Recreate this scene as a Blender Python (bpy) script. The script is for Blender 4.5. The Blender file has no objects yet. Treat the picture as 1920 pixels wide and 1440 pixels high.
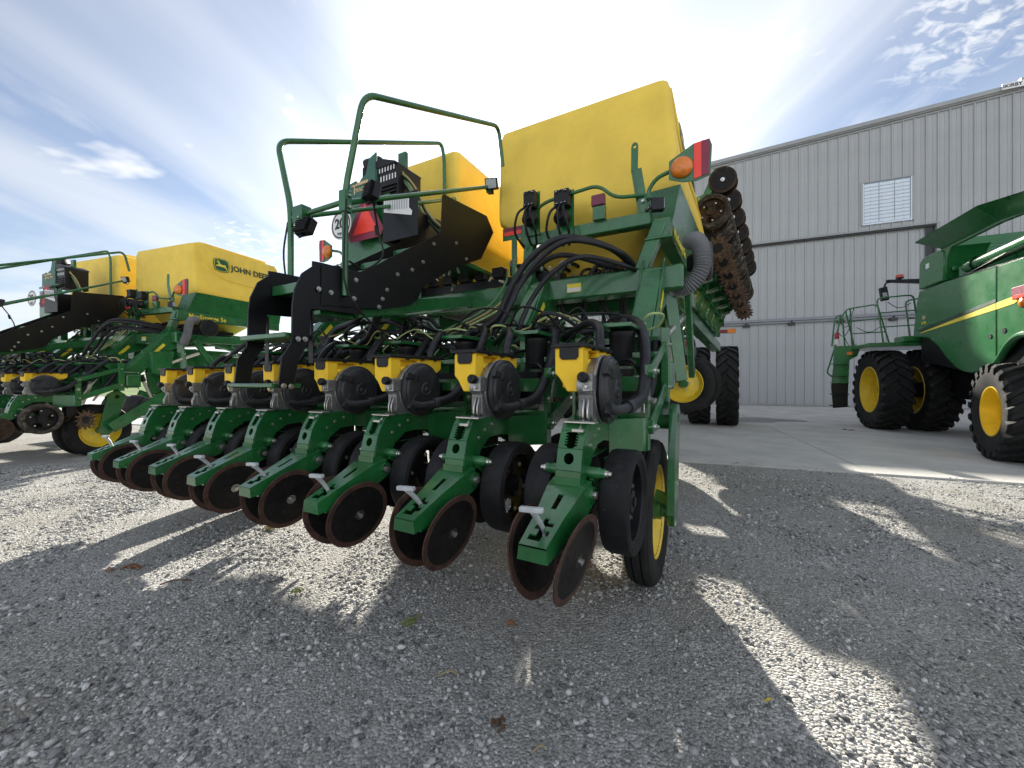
import bpy, bmesh, math, random
import numpy as np
from mathutils import Vector, Matrix
from mathutils.geometry import tessellate_polygon
R_ = math.radians
random.seed(7); rng = np.random.default_rng(11)
scene = bpy.context.scene
COL = scene.collection

# ------------------------------------------------------------------ camera, sky, sun, exposure
CAM_H = 1.1
cam = bpy.data.cameras.new('camera'); camo = bpy.data.objects.new('camera', cam); COL.objects.link(camo)
camo.location = (0, 0, CAM_H); camo.rotation_euler = (R_(90), 0, 0)
cam.sensor_fit = 'HORIZONTAL'; cam.sensor_width = 36.0; cam.lens = 740 / 1920 * 36.0
cam.shift_y = -6 / 1920; cam.clip_start = 0.05; cam.clip_end = 3000
scene.camera = camo

SUN_EL, SUN_AZ = R_(26.8), R_(1.2)            # azimuth from +Y towards +X
SUND = Vector((math.sin(SUN_AZ) * math.cos(SUN_EL), math.cos(SUN_AZ) * math.cos(SUN_EL), math.sin(SUN_EL)))
sun = bpy.data.lights.new('sun', 'SUN'); suno = bpy.data.objects.new('sun', sun); COL.objects.link(suno)
sun.energy = 5.0; sun.angle = R_(0.8); sun.color = (1.0, 0.94, 0.84)
suno.rotation_euler = SUND.to_track_quat('Z', 'Y').to_euler(); suno.location = (0, 20, 30)

scene.view_settings.view_transform = 'Standard'; scene.view_settings.look = 'None'
scene.view_settings.exposure = 1.2; scene.view_settings.gamma = 1.0; scene.view_settings.use_curve_mapping = False
scene.cycles.use_denoising = True; scene.cycles.max_bounces = 4; scene.cycles.diffuse_bounces = 3; scene.cycles.glossy_bounces = 2; scene.cycles.transmission_bounces = 2; scene.cycles.use_adaptive_sampling = True; scene.cycles.adaptive_threshold = 0.02; scene.cycles.caustics_reflective = False; scene.cycles.caustics_refractive = False; scene.cycles.sample_clamp_indirect = 6.0

world = bpy.data.worlds.new('World'); scene.world = world; world.use_nodes = True
world.cycles.sampling_method = 'MANUAL'; world.cycles.sample_map_resolution = 512


class NT:
    """tiny node-tree helper"""
    def __init__(s, tree): s.t = tree
    def n(s, typ, **kw):
        nd = s.t.nodes.new(typ)
        for k, v in kw.items():
            if k.startswith('i_'):
                key = k[2:]; key = int(key) if key.isdigit() else key.replace('_', ' ')
                if hasattr(v, 'is_linked') or isinstance(v, bpy.types.NodeSocket): s.t.links.new(v, nd.inputs[key])
                else: nd.inputs[key].default_value = v
            else: setattr(nd, k, v)
        return nd
    def math(s, op, a, b=0.0, c=0.0, clamp=False):
        nd = s.t.nodes.new('ShaderNodeMath'); nd.operation = op; nd.use_clamp = clamp
        for i, v in enumerate((a, b, c)):
            if isinstance(v, bpy.types.NodeSocket): s.t.links.new(v, nd.inputs[i])
            else: nd.inputs[i].default_value = v
        return nd.outputs[0]
    def vmath(s, op, a, b=(0, 0, 0), scale=None):
        nd = s.t.nodes.new('ShaderNodeVectorMath'); nd.operation = op
        for i, v in enumerate((a, b)):
            if isinstance(v, bpy.types.NodeSocket): s.t.links.new(v, nd.inputs[i])
            else: nd.inputs[i].default_value = v
        if scale is not None:
            if isinstance(scale, bpy.types.NodeSocket): s.t.links.new(scale, nd.inputs['Scale'])
            else: nd.inputs['Scale'].default_value = scale
        return nd.outputs[1] if op in ('DOT_PRODUCT', 'LENGTH') else nd.outputs[0]
    def mix(s, fac, a, b, blend='MIX'):
        nd = s.t.nodes.new('ShaderNodeMix'); nd.data_type = 'RGBA'; nd.blend_type = blend
        for i, v in ((0, fac), (6, a), (7, b)):
            if isinstance(v, bpy.types.NodeSocket): s.t.links.new(v, nd.inputs[i])
            else: nd.inputs[i].default_value = v if i == 0 else (*v[:3], 1)
        return nd.outputs[2]
    def ramp(s, fac, lo, hi, smooth=True):
        nd = s.t.nodes.new('ShaderNodeMapRange'); nd.interpolation_type = 'SMOOTHSTEP' if smooth else 'LINEAR'
        s.t.links.new(fac, nd.inputs[0]); nd.inputs[1].default_value = lo; nd.inputs[2].default_value = hi
        return nd.outputs[0]
    def noise(s, vec, scale, detail=4, rough=0.55, dist=0.0):
        nd = s.t.nodes.new('ShaderNodeTexNoise'); nd.inputs['Scale'].default_value = scale
        nd.inputs['Detail'].default_value = detail; nd.inputs['Roughness'].default_value = rough
        nd.inputs['Distortion'].default_value = dist
        if vec is not None: s.t.links.new(vec, nd.inputs['Vector'])
        return nd.outputs['Fac']


def build_sky():
    t = world.node_tree; t.nodes.clear(); N = NT(t)
    out = t.nodes.new('ShaderNodeOutputWorld'); bg = t.nodes.new('ShaderNodeBackground')
    bg.inputs['Strength'].default_value = 0.07
    sky = t.nodes.new('ShaderNodeTexSky'); sky.sky_type = 'NISHITA'; sky.sun_disc = False
    sky.sun_elevation = SUN_EL; sky.sun_rotation = SUN_AZ; sky.altitude = 300; sky.air_density = 1.0
    sky.dust_density = 0.35; sky.ozone_density = 2.5
    d = t.nodes.new('ShaderNodeTexCoord').outputs['Generated']
    sep = t.nodes.new('ShaderNodeSeparateXYZ'); t.links.new(d, sep.inputs[0])
    zc = N.math('MAXIMUM', sep.outputs[2], 0.0)
    inv = N.math('DIVIDE', 1.0, N.math('ADD', zc, 0.14))
    pl = N.vmath('SCALE', d, scale=inv)                                    # flat cloud deck seen in perspective
    def mp(rot, sc, loc=(0, 0, 0)):
        q = t.nodes.new('ShaderNodeMapping'); q.inputs['Rotation'].default_value = (0, 0, R_(rot)); q.inputs['Scale'].default_value = (*sc, 0.0); q.inputs['Location'].default_value = loc
        t.links.new(pl, q.inputs[0]); return q.outputs[0]
    def n2(vec, scale, detail, rough, dist=0.0):
        f_ = N.noise(vec, scale, detail, rough, dist); f_.node.noise_dimensions = '2D'; return f_
    s1 = N.ramp(n2(mp(-12, (1.6, 0.50), V_LOC), 1.15, 4, 0.5, 0.4), 0.25, 0.95)     # long cirrus streaks
    s2 = N.ramp(n2(mp(-12, (2.4, 0.9), (7.1, 4.3, 0)), 3.0, 4, 0.55), 0.42, 0.90)
    veil = N.math('MAXIMUM', s1, N.math('MULTIPLY', s2, 0.4))
    big = N.ramp(n2(mp(0, (1, 1), CLOUD_LOC), 0.62, 2, 0.5), 0.50, 0.62)
    cell = N.ramp(n2(mp(25, (1.0, 1.35), (1, 2, 0)), 19.0, 3, 0.6, 0.3), 0.38, 0.72)
    cells = N.math('MULTIPLY', big, cell)                                    # dappled altocumulus field
    hz = N.ramp(sep.outputs[2], 0.42, 0.02)                                    # cloud bank thickens to the horizon
    hn = n2(mp(10, (0.9, 1.1), (5.3, 0.7, 0)), 1.7, 4, 0.58)
    puff = N.ramp(hn, 0.60, 0.74)
    hbank = N.math('MULTIPLY', hz, N.math('ADD', 0.30, N.math('MULTIPLY', N.ramp(hn, 0.3, 0.62), 0.45)))
    mask = N.math('MAXIMUM', N.math('MULTIPLY', veil, 0.66), N.math('MULTIPLY', cells, 0.68))
    mask = N.math('MAXIMUM', mask, N.math('MULTIPLY', puff, 0.75))
    mask = N.math('ADD', N.math('MULTIPLY', N.math('MAXIMUM', mask, hbank), 0.86), 0.14, clamp=True)
    dot = N.math('MAXIMUM', N.vmath('DOT_PRODUCT', d, tuple(SUND)), 0.0)
    halo = N.math('ADD', N.math('MULTIPLY', N.math('POWER', dot, 24.0), 7.0), N.math('MULTIPLY', N.math('POWER', dot, 6.5), 4.9))      # light scattered forward by the thin cloud
    halo = N.math('MULTIPLY', halo, N.math('ADD', 0.40, N.math('MULTIPLY', mask, 1.5)))
    halo = N.math('ADD', halo, N.math('MULTIPLY', N.math('POWER', dot, 400.0), 60.0))
    rawdot = N.vmath('DOT_PRODUCT', d, tuple(SUND))
    front = N.ramp(rawdot, 0.55, -0.75)                                       # clouds facing the sun are lit brighter than those between us and it
    cl = N.mix(front, CLOUD_COL, tuple(c * 2.1 for c in CLOUD_COL))
    base = N.mix(mask, N.mix(1.0, sky.outputs[0], (0.70, 0.76, 0.82), 'MULTIPLY'), cl)
    glow = t.nodes.new('ShaderNodeCombineColor')
    for i, k in enumerate((1.0, 0.99, 0.96)): t.links.new(N.math('MULTIPLY', halo, k), glow.inputs[i])
    col = N.mix(1.0, base, glow.outputs[0], 'ADD')
    t.links.new(col, bg.inputs['Color']); t.links.new(bg.outputs[0], out.inputs[0])
CLOUD_LOC = (11.428, 8.578, 0); V_LOC = (11.562, 4.122, 0); CLOUD_COL = (6.25, 6.25, 6.2)
build_sky()

# ------------------------------------------------------------------ materials
MATS = {}
def mat(name, col, rough=0.5, metal=0.0, var=0.12, vscale=6.0, bump=0.0, bscale=60.0, coat=0.0, dust=0.0, dustcol=(0.30, 0.27, 0.22), col2=None, thr=(0.5, 0.7), spec=0.5, trans=0.0, speck=0.0, speckcol=(0.16, 0.145, 0.12)):
    m = bpy.data.materials.new(name); m.use_nodes = True; t = m.node_tree; N = NT(t)
    b = t.nodes['Principled BSDF']; oc = t.nodes.new('ShaderNodeTexCoord').outputs['Object']
    rnd = t.nodes.new('ShaderNodeObjectInfo').outputs['Random']; cx_ = t.nodes.new('ShaderNodeCombineXYZ')
    for i_ in range(3): t.links.new(N.math('MULTIPLY', rnd, 37.0 + 11 * i_), cx_.inputs[i_])
    oc = N.vmath('ADD', oc, cx_.outputs[0])                              # every copy gets its own dirt
    f = N.noise(oc, vscale, 4, 0.6)
    lo = tuple(c * (1 - var) for c in col); hi = tuple(min(1, c * (1 + var)) for c in col)
    c = N.mix(N.ramp(f, 0.3, 0.7), lo, hi)
    if col2: c = N.mix(N.ramp(N.noise(oc, vscale * 2.3, 4, 0.65), *thr), c, col2)
    if speck: c = N.mix(N.math('MULTIPLY', N.ramp(N.noise(oc, 75, 3, 0.75), 0.64, 0.72), speck), c, speckcol)
    if dust:
        geo = t.nodes.new('ShaderNodeNewGeometry'); sp = t.nodes.new('ShaderNodeSeparateXYZ'); t.links.new(geo.outputs['Normal'], sp.inputs[0])
        up = N.math('ADD', N.math('MULTIPLY', N.ramp(sp.outputs[2], 0.2, 1.0), 0.7), 0.3)
        fd = N.math('MULTIPLY', N.math('MULTIPLY', up, N.ramp(N.noise(oc, vscale * 1.7 + 3, 4, 0.7), 0.4, 0.75)), dust)
        c = N.mix(fd, c, dustcol)
    t.links.new(c, b.inputs['Base Color'])
    rr = N.math('ADD', N.math('MULTIPLY', N.noise(oc, vscale * 3, 2), 0.25), rough - 0.12)
    t.links.new(rr, b.inputs['Roughness']); b.inputs['Metallic'].default_value = metal
    b.inputs['Coat Weight'].default_value = coat; b.inputs['Coat Roughness'].default_value = 0.12
    b.inputs['Specular IOR Level'].default_value = spec
    if trans: b.inputs['Transmission Weight'].default_value = trans
    if bump:
        bp = t.nodes.new('ShaderNodeBump'); bp.inputs['Strength'].default_value = bump; bp.inputs['Distance'].default_value = 0.01
        t.links.new(N.noise(oc, bscale, 4), bp.inputs['Height']); t.links.new(bp.outputs[0], b.inputs['Normal'])
    MATS[name] = m
    return m
GREEN = mat('green_paint', (0.011, 0.118, 0.028), 0.30, var=0.2, coat=0.6, dust=0.12, speck=0.4)
GREEN2 = mat('combine_green', (0.013, 0.142, 0.033), 0.30, var=0.10, vscale=1.5, coat=0.5, dust=0.06)
YELLOW = mat('hopper_yellow', (0.98, 0.61, 0.035), 0.5, var=0.05, dust=0.0, spec=0.25, speck=0.15, bump=0.04, bscale=300)
TANK = mat('tank_yellow', (0.90, 0.63, 0.095), 0.55, var=0.07, vscale=3, dust=0.06, spec=0.3, speck=0.10, bump=0.10, bscale=420)
RIMY = mat('rim_yellow', (0.85, 0.60, 0.03), 0.42, var=0.08, dust=0.3, coat=0.2)
BLACKP = mat('black_plastic', (0.009, 0.009, 0.011), 0.42, var=0.25, dust=0.10, dustcol=(0.10, 0.095, 0.09), spec=0.32)
DOME = mat('meter_cover_plastic', (0.030, 0.031, 0.034), 0.36, var=0.3, vscale=14, dust=0.25, dustcol=(0.12, 0.12, 0.118), spec=0.32)
BLACKS = mat('black_steel', (0.005, 0.005, 0.0065), 0.40, var=0.2, dust=0.07, dustcol=(0.08, 0.08, 0.08), coat=0.05, spec=0.32)
RUBBER = mat('rubber', (0.011, 0.011, 0.012), 0.58, var=0.3, vscale=9, dust=0.22, dustcol=(0.09, 0.085, 0.08), bump=0.06, bscale=90, spec=0.22, speck=0.3, speckcol=(0.10,0.09,0.08))
TYRE = mat('tyre_rubber', (0.013, 0.013, 0.0135), 0.65, var=0.3, vscale=5, dust=0.28, dustcol=(0.14, 0.125, 0.105), bump=0.12, bscale=60, spec=0.22, speck=0.3, speckcol=(0.10,0.09,0.08))
HOSE = mat('hose_rubber', (0.016, 0.016, 0.019), 0.42, var=0.3, vscale=12, dust=0.15, dustcol=(0.12, 0.12, 0.12), spec=0.32)
GREYHOSE = mat('grey_corrugated_hose', (0.15, 0.155, 0.165), 0.5, var=0.1, dust=0.2)
DISCD = mat('disc_dark', (0.010, 0.0095, 0.0095), 0.5, metal=0.2, var=0.35, vscale=18, col2=(0.030, 0.020, 0.016), thr=(0.5, 0.75), dust=0.12, dustcol=(0.09, 0.075, 0.065), spec=0.22, speck=0.3, speckcol=(0.10,0.09,0.08))
RUST = mat('disc_rust', (0.070, 0.032, 0.021), 0.75, metal=0.1, var=0.35, vscale=22, col2=(0.05, 0.03, 0.025), bump=0.2, bscale=120)
SOIL = mat('soil_rust', (0.13, 0.075, 0.042), 0.85, var=0.4, vscale=14, col2=(0.05, 0.033, 0.024), thr=(0.45, 0.6), bump=0.3, bscale=70)
ALU = mat('cast_aluminium', (0.34, 0.34, 0.34), 0.42, metal=0.75, var=0.15, vscale=20, col2=(0.16, 0.16, 0.16), thr=(0.5, 0.75), bump=0.08, bscale=140)
STEEL = mat('zinc_steel', (0.55, 0.54, 0.50), 0.32, metal=0.9, var=0.12, vscale=30)
LEVER = mat('worn_white_casting', (0.52, 0.54, 0.55), 0.5, metal=0.25, var=0.12, vscale=25, bump=0.1)
RED = mat('reflector_red', (0.95, 0.06, 0.035), 0.35, var=0.04); 
DRED = mat('reflector_dark_red', (0.22, 0.018, 0.05), 0.4, var=0.08)
AMBER = mat('amber_lens', (0.75, 0.20, 0.01), 0.18, var=0.15, vscale=40, coat=0.6, bump=0.2, bscale=260)
WHITE = mat('white_sticker', (0.78, 0.78, 0.77), 0.5, var=0.04)
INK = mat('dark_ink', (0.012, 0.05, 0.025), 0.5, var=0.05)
BLKINK = mat('black_ink', (0.012, 0.012, 0.012), 0.5, var=0.05)
YINK = mat('yellow_decal', (0.85, 0.68, 0.06), 0.45, var=0.04)
LGREEN = mat('pale_green_cable', (0.12, 0.24, 0.11), 0.5, var=0.1); YCABLE = mat('yellow_cable', (0.36, 0.32, 0.12), 0.5, var=0.1)
LAMP = mat('lamp_glass', (0.35, 0.37, 0.38), 0.2, var=0.1, coat=0.5)
GLASS = mat('cab_glass', (0.05, 0.07, 0.075), 0.08, var=0.1, coat=0.8)
GREYP = mat('grey_plastic', (0.085, 0.09, 0.105), 0.5, var=0.1)
GOLD = mat('gold_print', (0.55, 0.42, 0.22), 0.5, var=0.1)

# ------------------------------------------------------------------ mesh helpers
def V(*a): return Vector(a)
def spl(pts, n=8):
    """Catmull-Rom through points"""
    P = [Vector(p) for p in pts]; P = [2 * P[0] - P[1]] + P + [2 * P[-1] - P[-2]]; o = []
    for i in range(1, len(P) - 2):
        a, b, c, d = P[i - 1:i + 3]
        for k in range(n):
            t = k / n
            o.append(0.5 * ((2 * b) + (c - a) * t + (2 * a - 5 * b + 4 * c - d) * t * t + (3 * b - a - 3 * c + d) * t ** 3))
    o.append(P[-2]); return o
def fillet(pts, r=0.06, n=5):
    """round the corners of a polyline"""
    P = [Vector(p) for p in pts]; o = [P[0]]
    for i in range(1, len(P) - 1):
        a, b, c = P[i - 1:i + 2]; d1 = (a - b); d2 = (c - b); q = min(r, d1.length * .45, d2.length * .45)
        p1 = b + d1.normalized() * q; p2 = b + d2.normalized() * q
        for k in range(n + 1):
            t = k / n; o.append((1 - t) ** 2 * p1 + 2 * t * (1 - t) * b + t * t * p2)
    o.append(P[-1]); return o

class MB:
    def __init__(s): s.v = []; s.f = []; s.m = []
    def add(s, vs, fs, m=0):
        k = len(s.v); s.v += [tuple(p) for p in vs]; s.f += [tuple(i + k for i in f) for f in fs]; s.m += [m] * len(fs); return s
    def obox(s, c, ax, ay, az, m=0):
        """centre and three half-axis vectors"""
        c, ax, ay, az = map(Vector, (c, ax, ay, az)); vs = [c + i * ax + j * ay + k * az for k in (-1, 1) for j in (-1, 1) for i in (-1, 1)]
        return s.add(vs, [(0, 2, 3, 1), (4, 5, 7, 6), (0, 1, 5, 4), (2, 6, 7, 3), (0, 4, 6, 2), (1, 3, 7, 5)], m)
    def box(s, x0, x1, y0, y1, z0, z1, m=0):
        return s.obox(((x0 + x1) / 2, (y0 + y1) / 2, (z0 + z1) / 2), ((x1 - x0) / 2, 0, 0), (0, (y1 - y0) / 2, 0), (0, 0, (z1 - z0) / 2), m)
    def beam(s, p, q, w, h, up=(0, 0, 1), m=0):
        p, q, up = Vector(p), Vector(q), Vector(up); d = (q - p); l = d.length; d = d / l
        x = d.cross(up); x = x.normalized() if x.length > 1e-6 else Vector((1, 0, 0)); u = x.cross(d)
        return s.obox((p + q) / 2, x * (w / 2), d * (l / 2), u * (h / 2), m)
    def tube(s, pts, r, n=8, m=0, cap=True, rf=None):
        P = [Vector(p) for p in pts]; L = len(P); vs = []; fs = []
        t0 = (P[1] - P[0]).normalized(); nx = t0.orthogonal().normalized()
        for i, p in enumerate(P):
            t = ((P[min(i + 1, L - 1)] - P[max(i - 1, 0)])).normalized()
            nx = (nx - t * nx.dot(t)); nx = nx.normalized() if nx.length > 1e-6 else t.orthogonal().normalized(); ny = t.cross(nx)
            rr = rf(i, L) if rf else r
            for k in range(n):
                a = 2 * math.pi * k / n; vs.append(p + (nx * math.cos(a) + ny * math.sin(a)) * rr)
        for i in range(L - 1):
            for k in range(n): a = i * n + k; b = i * n + (k + 1) % n; fs.append((a, b, b + n, a + n))
        if cap: fs += [tuple(range(n))[::-1], tuple((L - 1) * n + k for k in range(n))]
        return s.add(vs, fs, m)
    def lathe(s, o, ax, prof, n=24, m=0, ms=None, closed=False):
        """prof: (radius, distance along axis); ms: material per profile segment"""
        o, ax = Vector(o), Vector(ax).normalized(); u = ax.orthogonal().normalized(); w = ax.cross(u); vs = []
        for (r, d) in prof:
            for k in range(n):
                a = 2 * math.pi * k / n; vs.append(o + ax * d + (u * math.cos(a) + w * math.sin(a)) * max(r, 1e-4))
        L = len(prof); base = len(s.v); s.v += [tuple(p) for p in vs]
        for i in range(L if closed else L - 1):
            j = (i + 1) % L
            for k in range(n):
                a = base + i * n + k; b = base + i * n + (k + 1) % n
                s.f.append((a, b, base + j * n + (k + 1) % n, base + j * n + k)); s.m.append(ms[i] if ms else m)
        return s
    def plate(s, outer, holes, fn, t, m=0):
        """flat plate with holes; 2D points mapped by fn(x,y,side 0|1)->3D"""
        loops = [list(outer)] + [list(h) for h in holes]
        flat = [p for l in loops for p in l]; n = len(flat)
        tris = tessellate_polygon([[Vector((x, y, 0)) for x, y in l] for l in loops])
        vs = [fn(x, y, 0.0) for x, y in flat] + [fn(x, y, t) for x, y in flat]
        fs = [tuple(tr) for tr in tris] + [tuple(i + n for i in tr[::-1]) for tr in tris]
        k = 0
        for l in loops:
            for i in range(len(l)): a = k + i; b = k + (i + 1) % len(l); fs.append((a, b, b + n, a + n))
            k += len(l)
        return s.add(vs, fs, m)
    def prism(s, poly, axis, a0, a1, m=0, holes=()):
        """polygon in the two other axes (cyclic order x<y<z), extruded along axis"""
        def fn(p, q, d):
            a = a0 + d
            return {'x': (a, p, q), 'y': (p, a, q), 'z': (p, q, a)}[axis]
        return s.plate(poly, holes, fn, a1 - a0, m)
    def bolt(s, p, ax, r=0.012, h=0.012, m=0):
        p, ax = Vector(p), Vector(ax).normalized()
        s.lathe(p, ax, [(r * 1.5, -0.002), (r * 1.5, 0.003), (r, 0.003), (r, h), (0, h)], 8, m)
        return s
    def mesh(s, name, mats, bevel=0.0, smooth=True, ang=35, recalc=True):
        me = bpy.data.meshes.new(name); me.from_pydata(s.v, [], s.f)
        for mm in (mats if isinstance(mats, (list, tuple)) else [mats]): me.materials.append(mm)
        me.polygons.foreach_set('material_index', s.m)
        bm = bmesh.new(); bm.from_mesh(me)
        if recalc: bmesh.ops.recalc_face_normals(bm, faces=bm.faces)
        if bevel:
            es = [e for e in bm.edges if len(e.link_faces) == 2 and e.calc_face_angle(0) > R_(40)]
            bmesh.ops.bevel(bm, geom=es, offset=bevel, segments=1, affect='EDGES', clamp_overlap=True, profile=0.5)
        bm.to_mesh(me); bm.free()
        if smooth:
            me.polygons.foreach_set('use_smooth', [True] * len(me.polygons)); me.set_sharp_from_angle(angle=R_(ang))
        me.update(); return me
    def build(s, name, mats, parent=None, bevel=0.0, smooth=True, ang=35):
        return link(name, s.mesh(name, mats, bevel, smooth, ang), parent)

def link(name, me, parent=None, loc=None, rot=None):
    o = bpy.data.objects.new(name, me); COL.objects.link(o)
    if parent: o.parent = parent
    if loc: o.location = loc
    if rot: o.rotation_euler = rot
    return o
def tag(o, label=None, cat=None, group=None, kind=None):
    for k, v in (('label', label), ('category', cat), ('group', group), ('kind', kind)):
        if v: o[k] = v
    return o
def empty(name, loc=(0, 0, 0), rz=0.0):
    o = bpy.data.objects.new(name, None); COL.objects.link(o); o.location = loc; o.rotation_euler = (0, 0, rz); o.empty_display_size = 0.1; return o
def copy_tree(o, parent, skip=()):
    c = o.copy(); COL.objects.link(c); c.parent = parent
    for ch in list(o.children):
        if ch.name.split('.')[0] not in skip: copy_tree(ch, c, skip)
    return c
def text_mesh(txt, size, mats, extrude=0.002, spacing=1.0, bold=0.0):
    cu = bpy.data.curves.new('text', 'FONT'); cu.body = txt; cu.size = size; cu.extrude = extrude; cu.space_character = spacing; cu.offset = bold
    cu.resolution_u = 3
    ob = bpy.data.objects.new('text', cu); COL.objects.link(ob); bpy.context.view_layer.update()
    me = bpy.data.meshes.new_from_object(ob.evaluated_get(bpy.context.evaluated_depsgraph_get())); bpy.data.objects.remove(ob); bpy.data.curves.remove(cu)
    me.materials.clear(); me.materials.append(mats); return me
def put(name, me, parent, o, ex, ey):
    """place a flat mesh (xy plane) with its x along ex and y along ey"""
    ex, ey = Vector(ex).normalized(), Vector(ey).normalized(); ez = ex.cross(ey)
    ob = link(name, me, parent); M = Matrix((ex, ey, ez)).transposed().to_4x4(); M.translation = Vector(o); ob.matrix_local = M; return ob
def circ(cx, cy, r, n=16, sx=1.0): return [(cx + r * sx * math.cos(2 * math.pi * k / n), cy + r * math.sin(2 * math.pi * k / n)) for k in range(n)]

SOIL2 = mat('caked_soil', (0.045, 0.030, 0.021), 0.85, var=0.4, vscale=11, col2=(0.10, 0.065, 0.04), thr=(0.5, 0.68), spec=0.2)
DIRTG = mat('dusty_rubber', (0.05, 0.042, 0.035), 0.85, var=0.4, vscale=9, col2=(0.20, 0.17, 0.13), thr=(0.5, 0.7), spec=0.2)

# ------------------------------------------------------------------ ground
def gravel_mat():
    m = bpy.data.materials.new('gravel_ground'); m.use_nodes = True; t = m.node_tree; N = NT(t); b = t.nodes['Principled BSDF']
    oc = t.nodes.new('ShaderNodeTexCoord').outputs['Object']
    v1 = N.n('ShaderNodeTexVoronoi', i_Vector=oc, i_Scale=92.0); v2 = N.n('ShaderNodeTexVoronoi', i_Vector=oc, i_Scale=190.0)
    s1 = N.n('ShaderNodeSeparateColor'); t.links.new(v1.outputs['Color'], s1.inputs[0])
    s2 = N.n('ShaderNodeSeparateColor'); t.links.new(v2.outputs['Color'], s2.inputs[0])
    c1 = N.mix(N.ramp(s1.outputs[0], 0, 1, False), (0.20, 0.198, 0.19), (0.62, 0.612, 0.585))
    c2 = N.mix(N.ramp(s2.outputs[1], 0, 1, False), (0.23, 0.227, 0.214), (0.52, 0.51, 0.478))
    fines = N.mix(N.ramp(N.noise(oc, 90, 3, 0.7), 0.35, 0.7), (0.28, 0.275, 0.258), (0.40, 0.392, 0.366))
    patch = N.ramp(N.noise(oc, 2.6, 4, 0.62, 0.3), 0.42, 0.62)
    st = N.mix(N.ramp(s1.outputs[1], 0.35, 0.45), c2, c1)
    c = N.mix(N.math('MULTIPLY', patch, N.ramp(s2.outputs[2], 0.2, 0.5)), st, fines)
    c = N.mix(N.ramp(N.noise(oc, 0.55, 2, 0.6), 0.35, 0.75), c, N.mix(1.0, c, (0.80, 0.78, 0.73), 'MULTIPLY'))
    straw = N.math('MULTIPLY', N.ramp(N.noise(oc, 1.3, 3, 0.7), 0.62, 0.72), 0.25)
    c = N.mix(straw, c, (0.30, 0.27, 0.16))
    t.links.new(c, b.inputs['Base Color']); b.inputs['Roughness'].default_value = 0.9; b.inputs['Specular IOR Level'].default_value = 0.25
    hgt = N.math('ADD', N.math('SUBTRACT', 0.6, v1.outputs['Distance']), N.math('MULTIPLY', N.noise(oc, 7, 2), 0.9))
    bp = t.nodes.new('ShaderNodeBump'); bp.inputs['Strength'].default_value = 0.9; bp.inputs['Distance'].default_value = 0.012
    t.links.new(hgt, bp.inputs['Height']); t.links.new(bp.outputs[0], b.inputs['Normal']); return m
def stone_mat():
    m = bpy.data.materials.new('loose_stone'); m.use_nodes = True; t = m.node_tree; N = NT(t); b = t.nodes['Principled BSDF']
    g = t.nodes.new('ShaderNodeNewGeometry'); oc = t.nodes.new('ShaderNodeTexCoord').outputs['Object']
    rp = t.nodes.new('ShaderNodeValToRGB'); t.links.new(g.outputs['Random Per Island'], rp.inputs[0]); e = rp.color_ramp.elements
    e[0].color = (0.12, 0.12, 0.12, 1); e[1].color = (0.80, 0.795, 0.77, 1)
    for p, c in ((0.25, (0.27, 0.268, 0.262, 1)), (0.5, (0.43, 0.426, 0.41, 1)), (0.72, (0.52, 0.51, 0.48, 1)), (0.9, (0.64, 0.635, 0.61, 1))):
        x = e.new(p); x.color = c
    c = N.mix(N.ramp(N.noise(oc, 260, 1, 0.7), 0.3, 0.75), N.mix(1.0, rp.outputs[0], (0.72, 0.72, 0.72), 'MULTIPLY'), rp.outputs[0])
    t.links.new(c, b.inputs['Base Color']); b.inputs['Roughness'].default_value = 0.85; b.inputs['Specular IOR Level'].default_value = 0.3; return m
GRAVEL = gravel_mat()
g = MB().add([(-400, -60, 0), (400, -60, 0), (400, 500, 0), (-400, 500, 0)], [(0, 1, 2, 3)]).build('gravel_ground', GRAVEL); tag(g, 'grey crushed stone yard in front of the concrete apron', 'gravel', kind='structure')

# concrete apron: strips of slab with open joints
A_E = Vector((0.934, -0.358, 0)); A_P = Vector((4.04, 4.67, 0)); A_N = Vector((0.358, 0.934, 0))
def conc_mat():
    m = bpy.data.materials.new('concrete'); m.use_nodes = True; t = m.node_tree; N = NT(t); b = t.nodes['Principled BSDF']
    oc = t.nodes.new('ShaderNodeTexCoord').outputs['Object']
    c = N.mix(N.ramp(N.noise(oc, 1.4, 7, 0.65), 0.3, 0.7), (0.42, 0.41, 0.385), (0.55, 0.535, 0.50))
    mp = t.nodes.new('ShaderNodeMapping'); mp.inputs['Scale'].default_value = (3, 50, 1); mp.inputs['Rotation'].default_value = (0, 0, 0.1); t.links.new(oc, mp.inputs[0])
    c = N.mix(N.math('MULTIPLY', N.ramp(N.noise(mp.outputs[0], 1.0, 4, 0.6), 0.45, 0.75), 0.18), c, (0.33, 0.32, 0.30))
    c = N.mix(N.math('MULTIPLY', N.ramp(N.noise(oc, 0.7, 6, 0.7, 0.6), 0.62, 0.70), 0.45), c, (0.27, 0.265, 0.255))
    c = N.mix(N.math('MULTIPLY', N.ramp(N.noise(oc, 9, 5, 0.8), 0.66, 0.74), 0.5), c, (0.22, 0.20, 0.17))
    t.links.new(c, b.inputs['Base Color']); b.inputs['Roughness'].default_value = 0.85
    bp = t.nodes.new('ShaderNodeBump'); bp.inputs['Strength'].default_value = 0.25; bp.inputs['Distance'].default_value = 0.004
    t.links.new(N.noise(oc, 70, 5, 0.7), bp.inputs['Height']); t.links.new(bp.outputs[0], b.inputs['Normal']); return m
CONC = conc_mat()
apron = empty('concrete_apron', A_P, math.atan2(A_E.y, A_E.x)); tag(apron, 'pale concrete apron in front of the shed', 'concrete', kind='structure')
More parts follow.
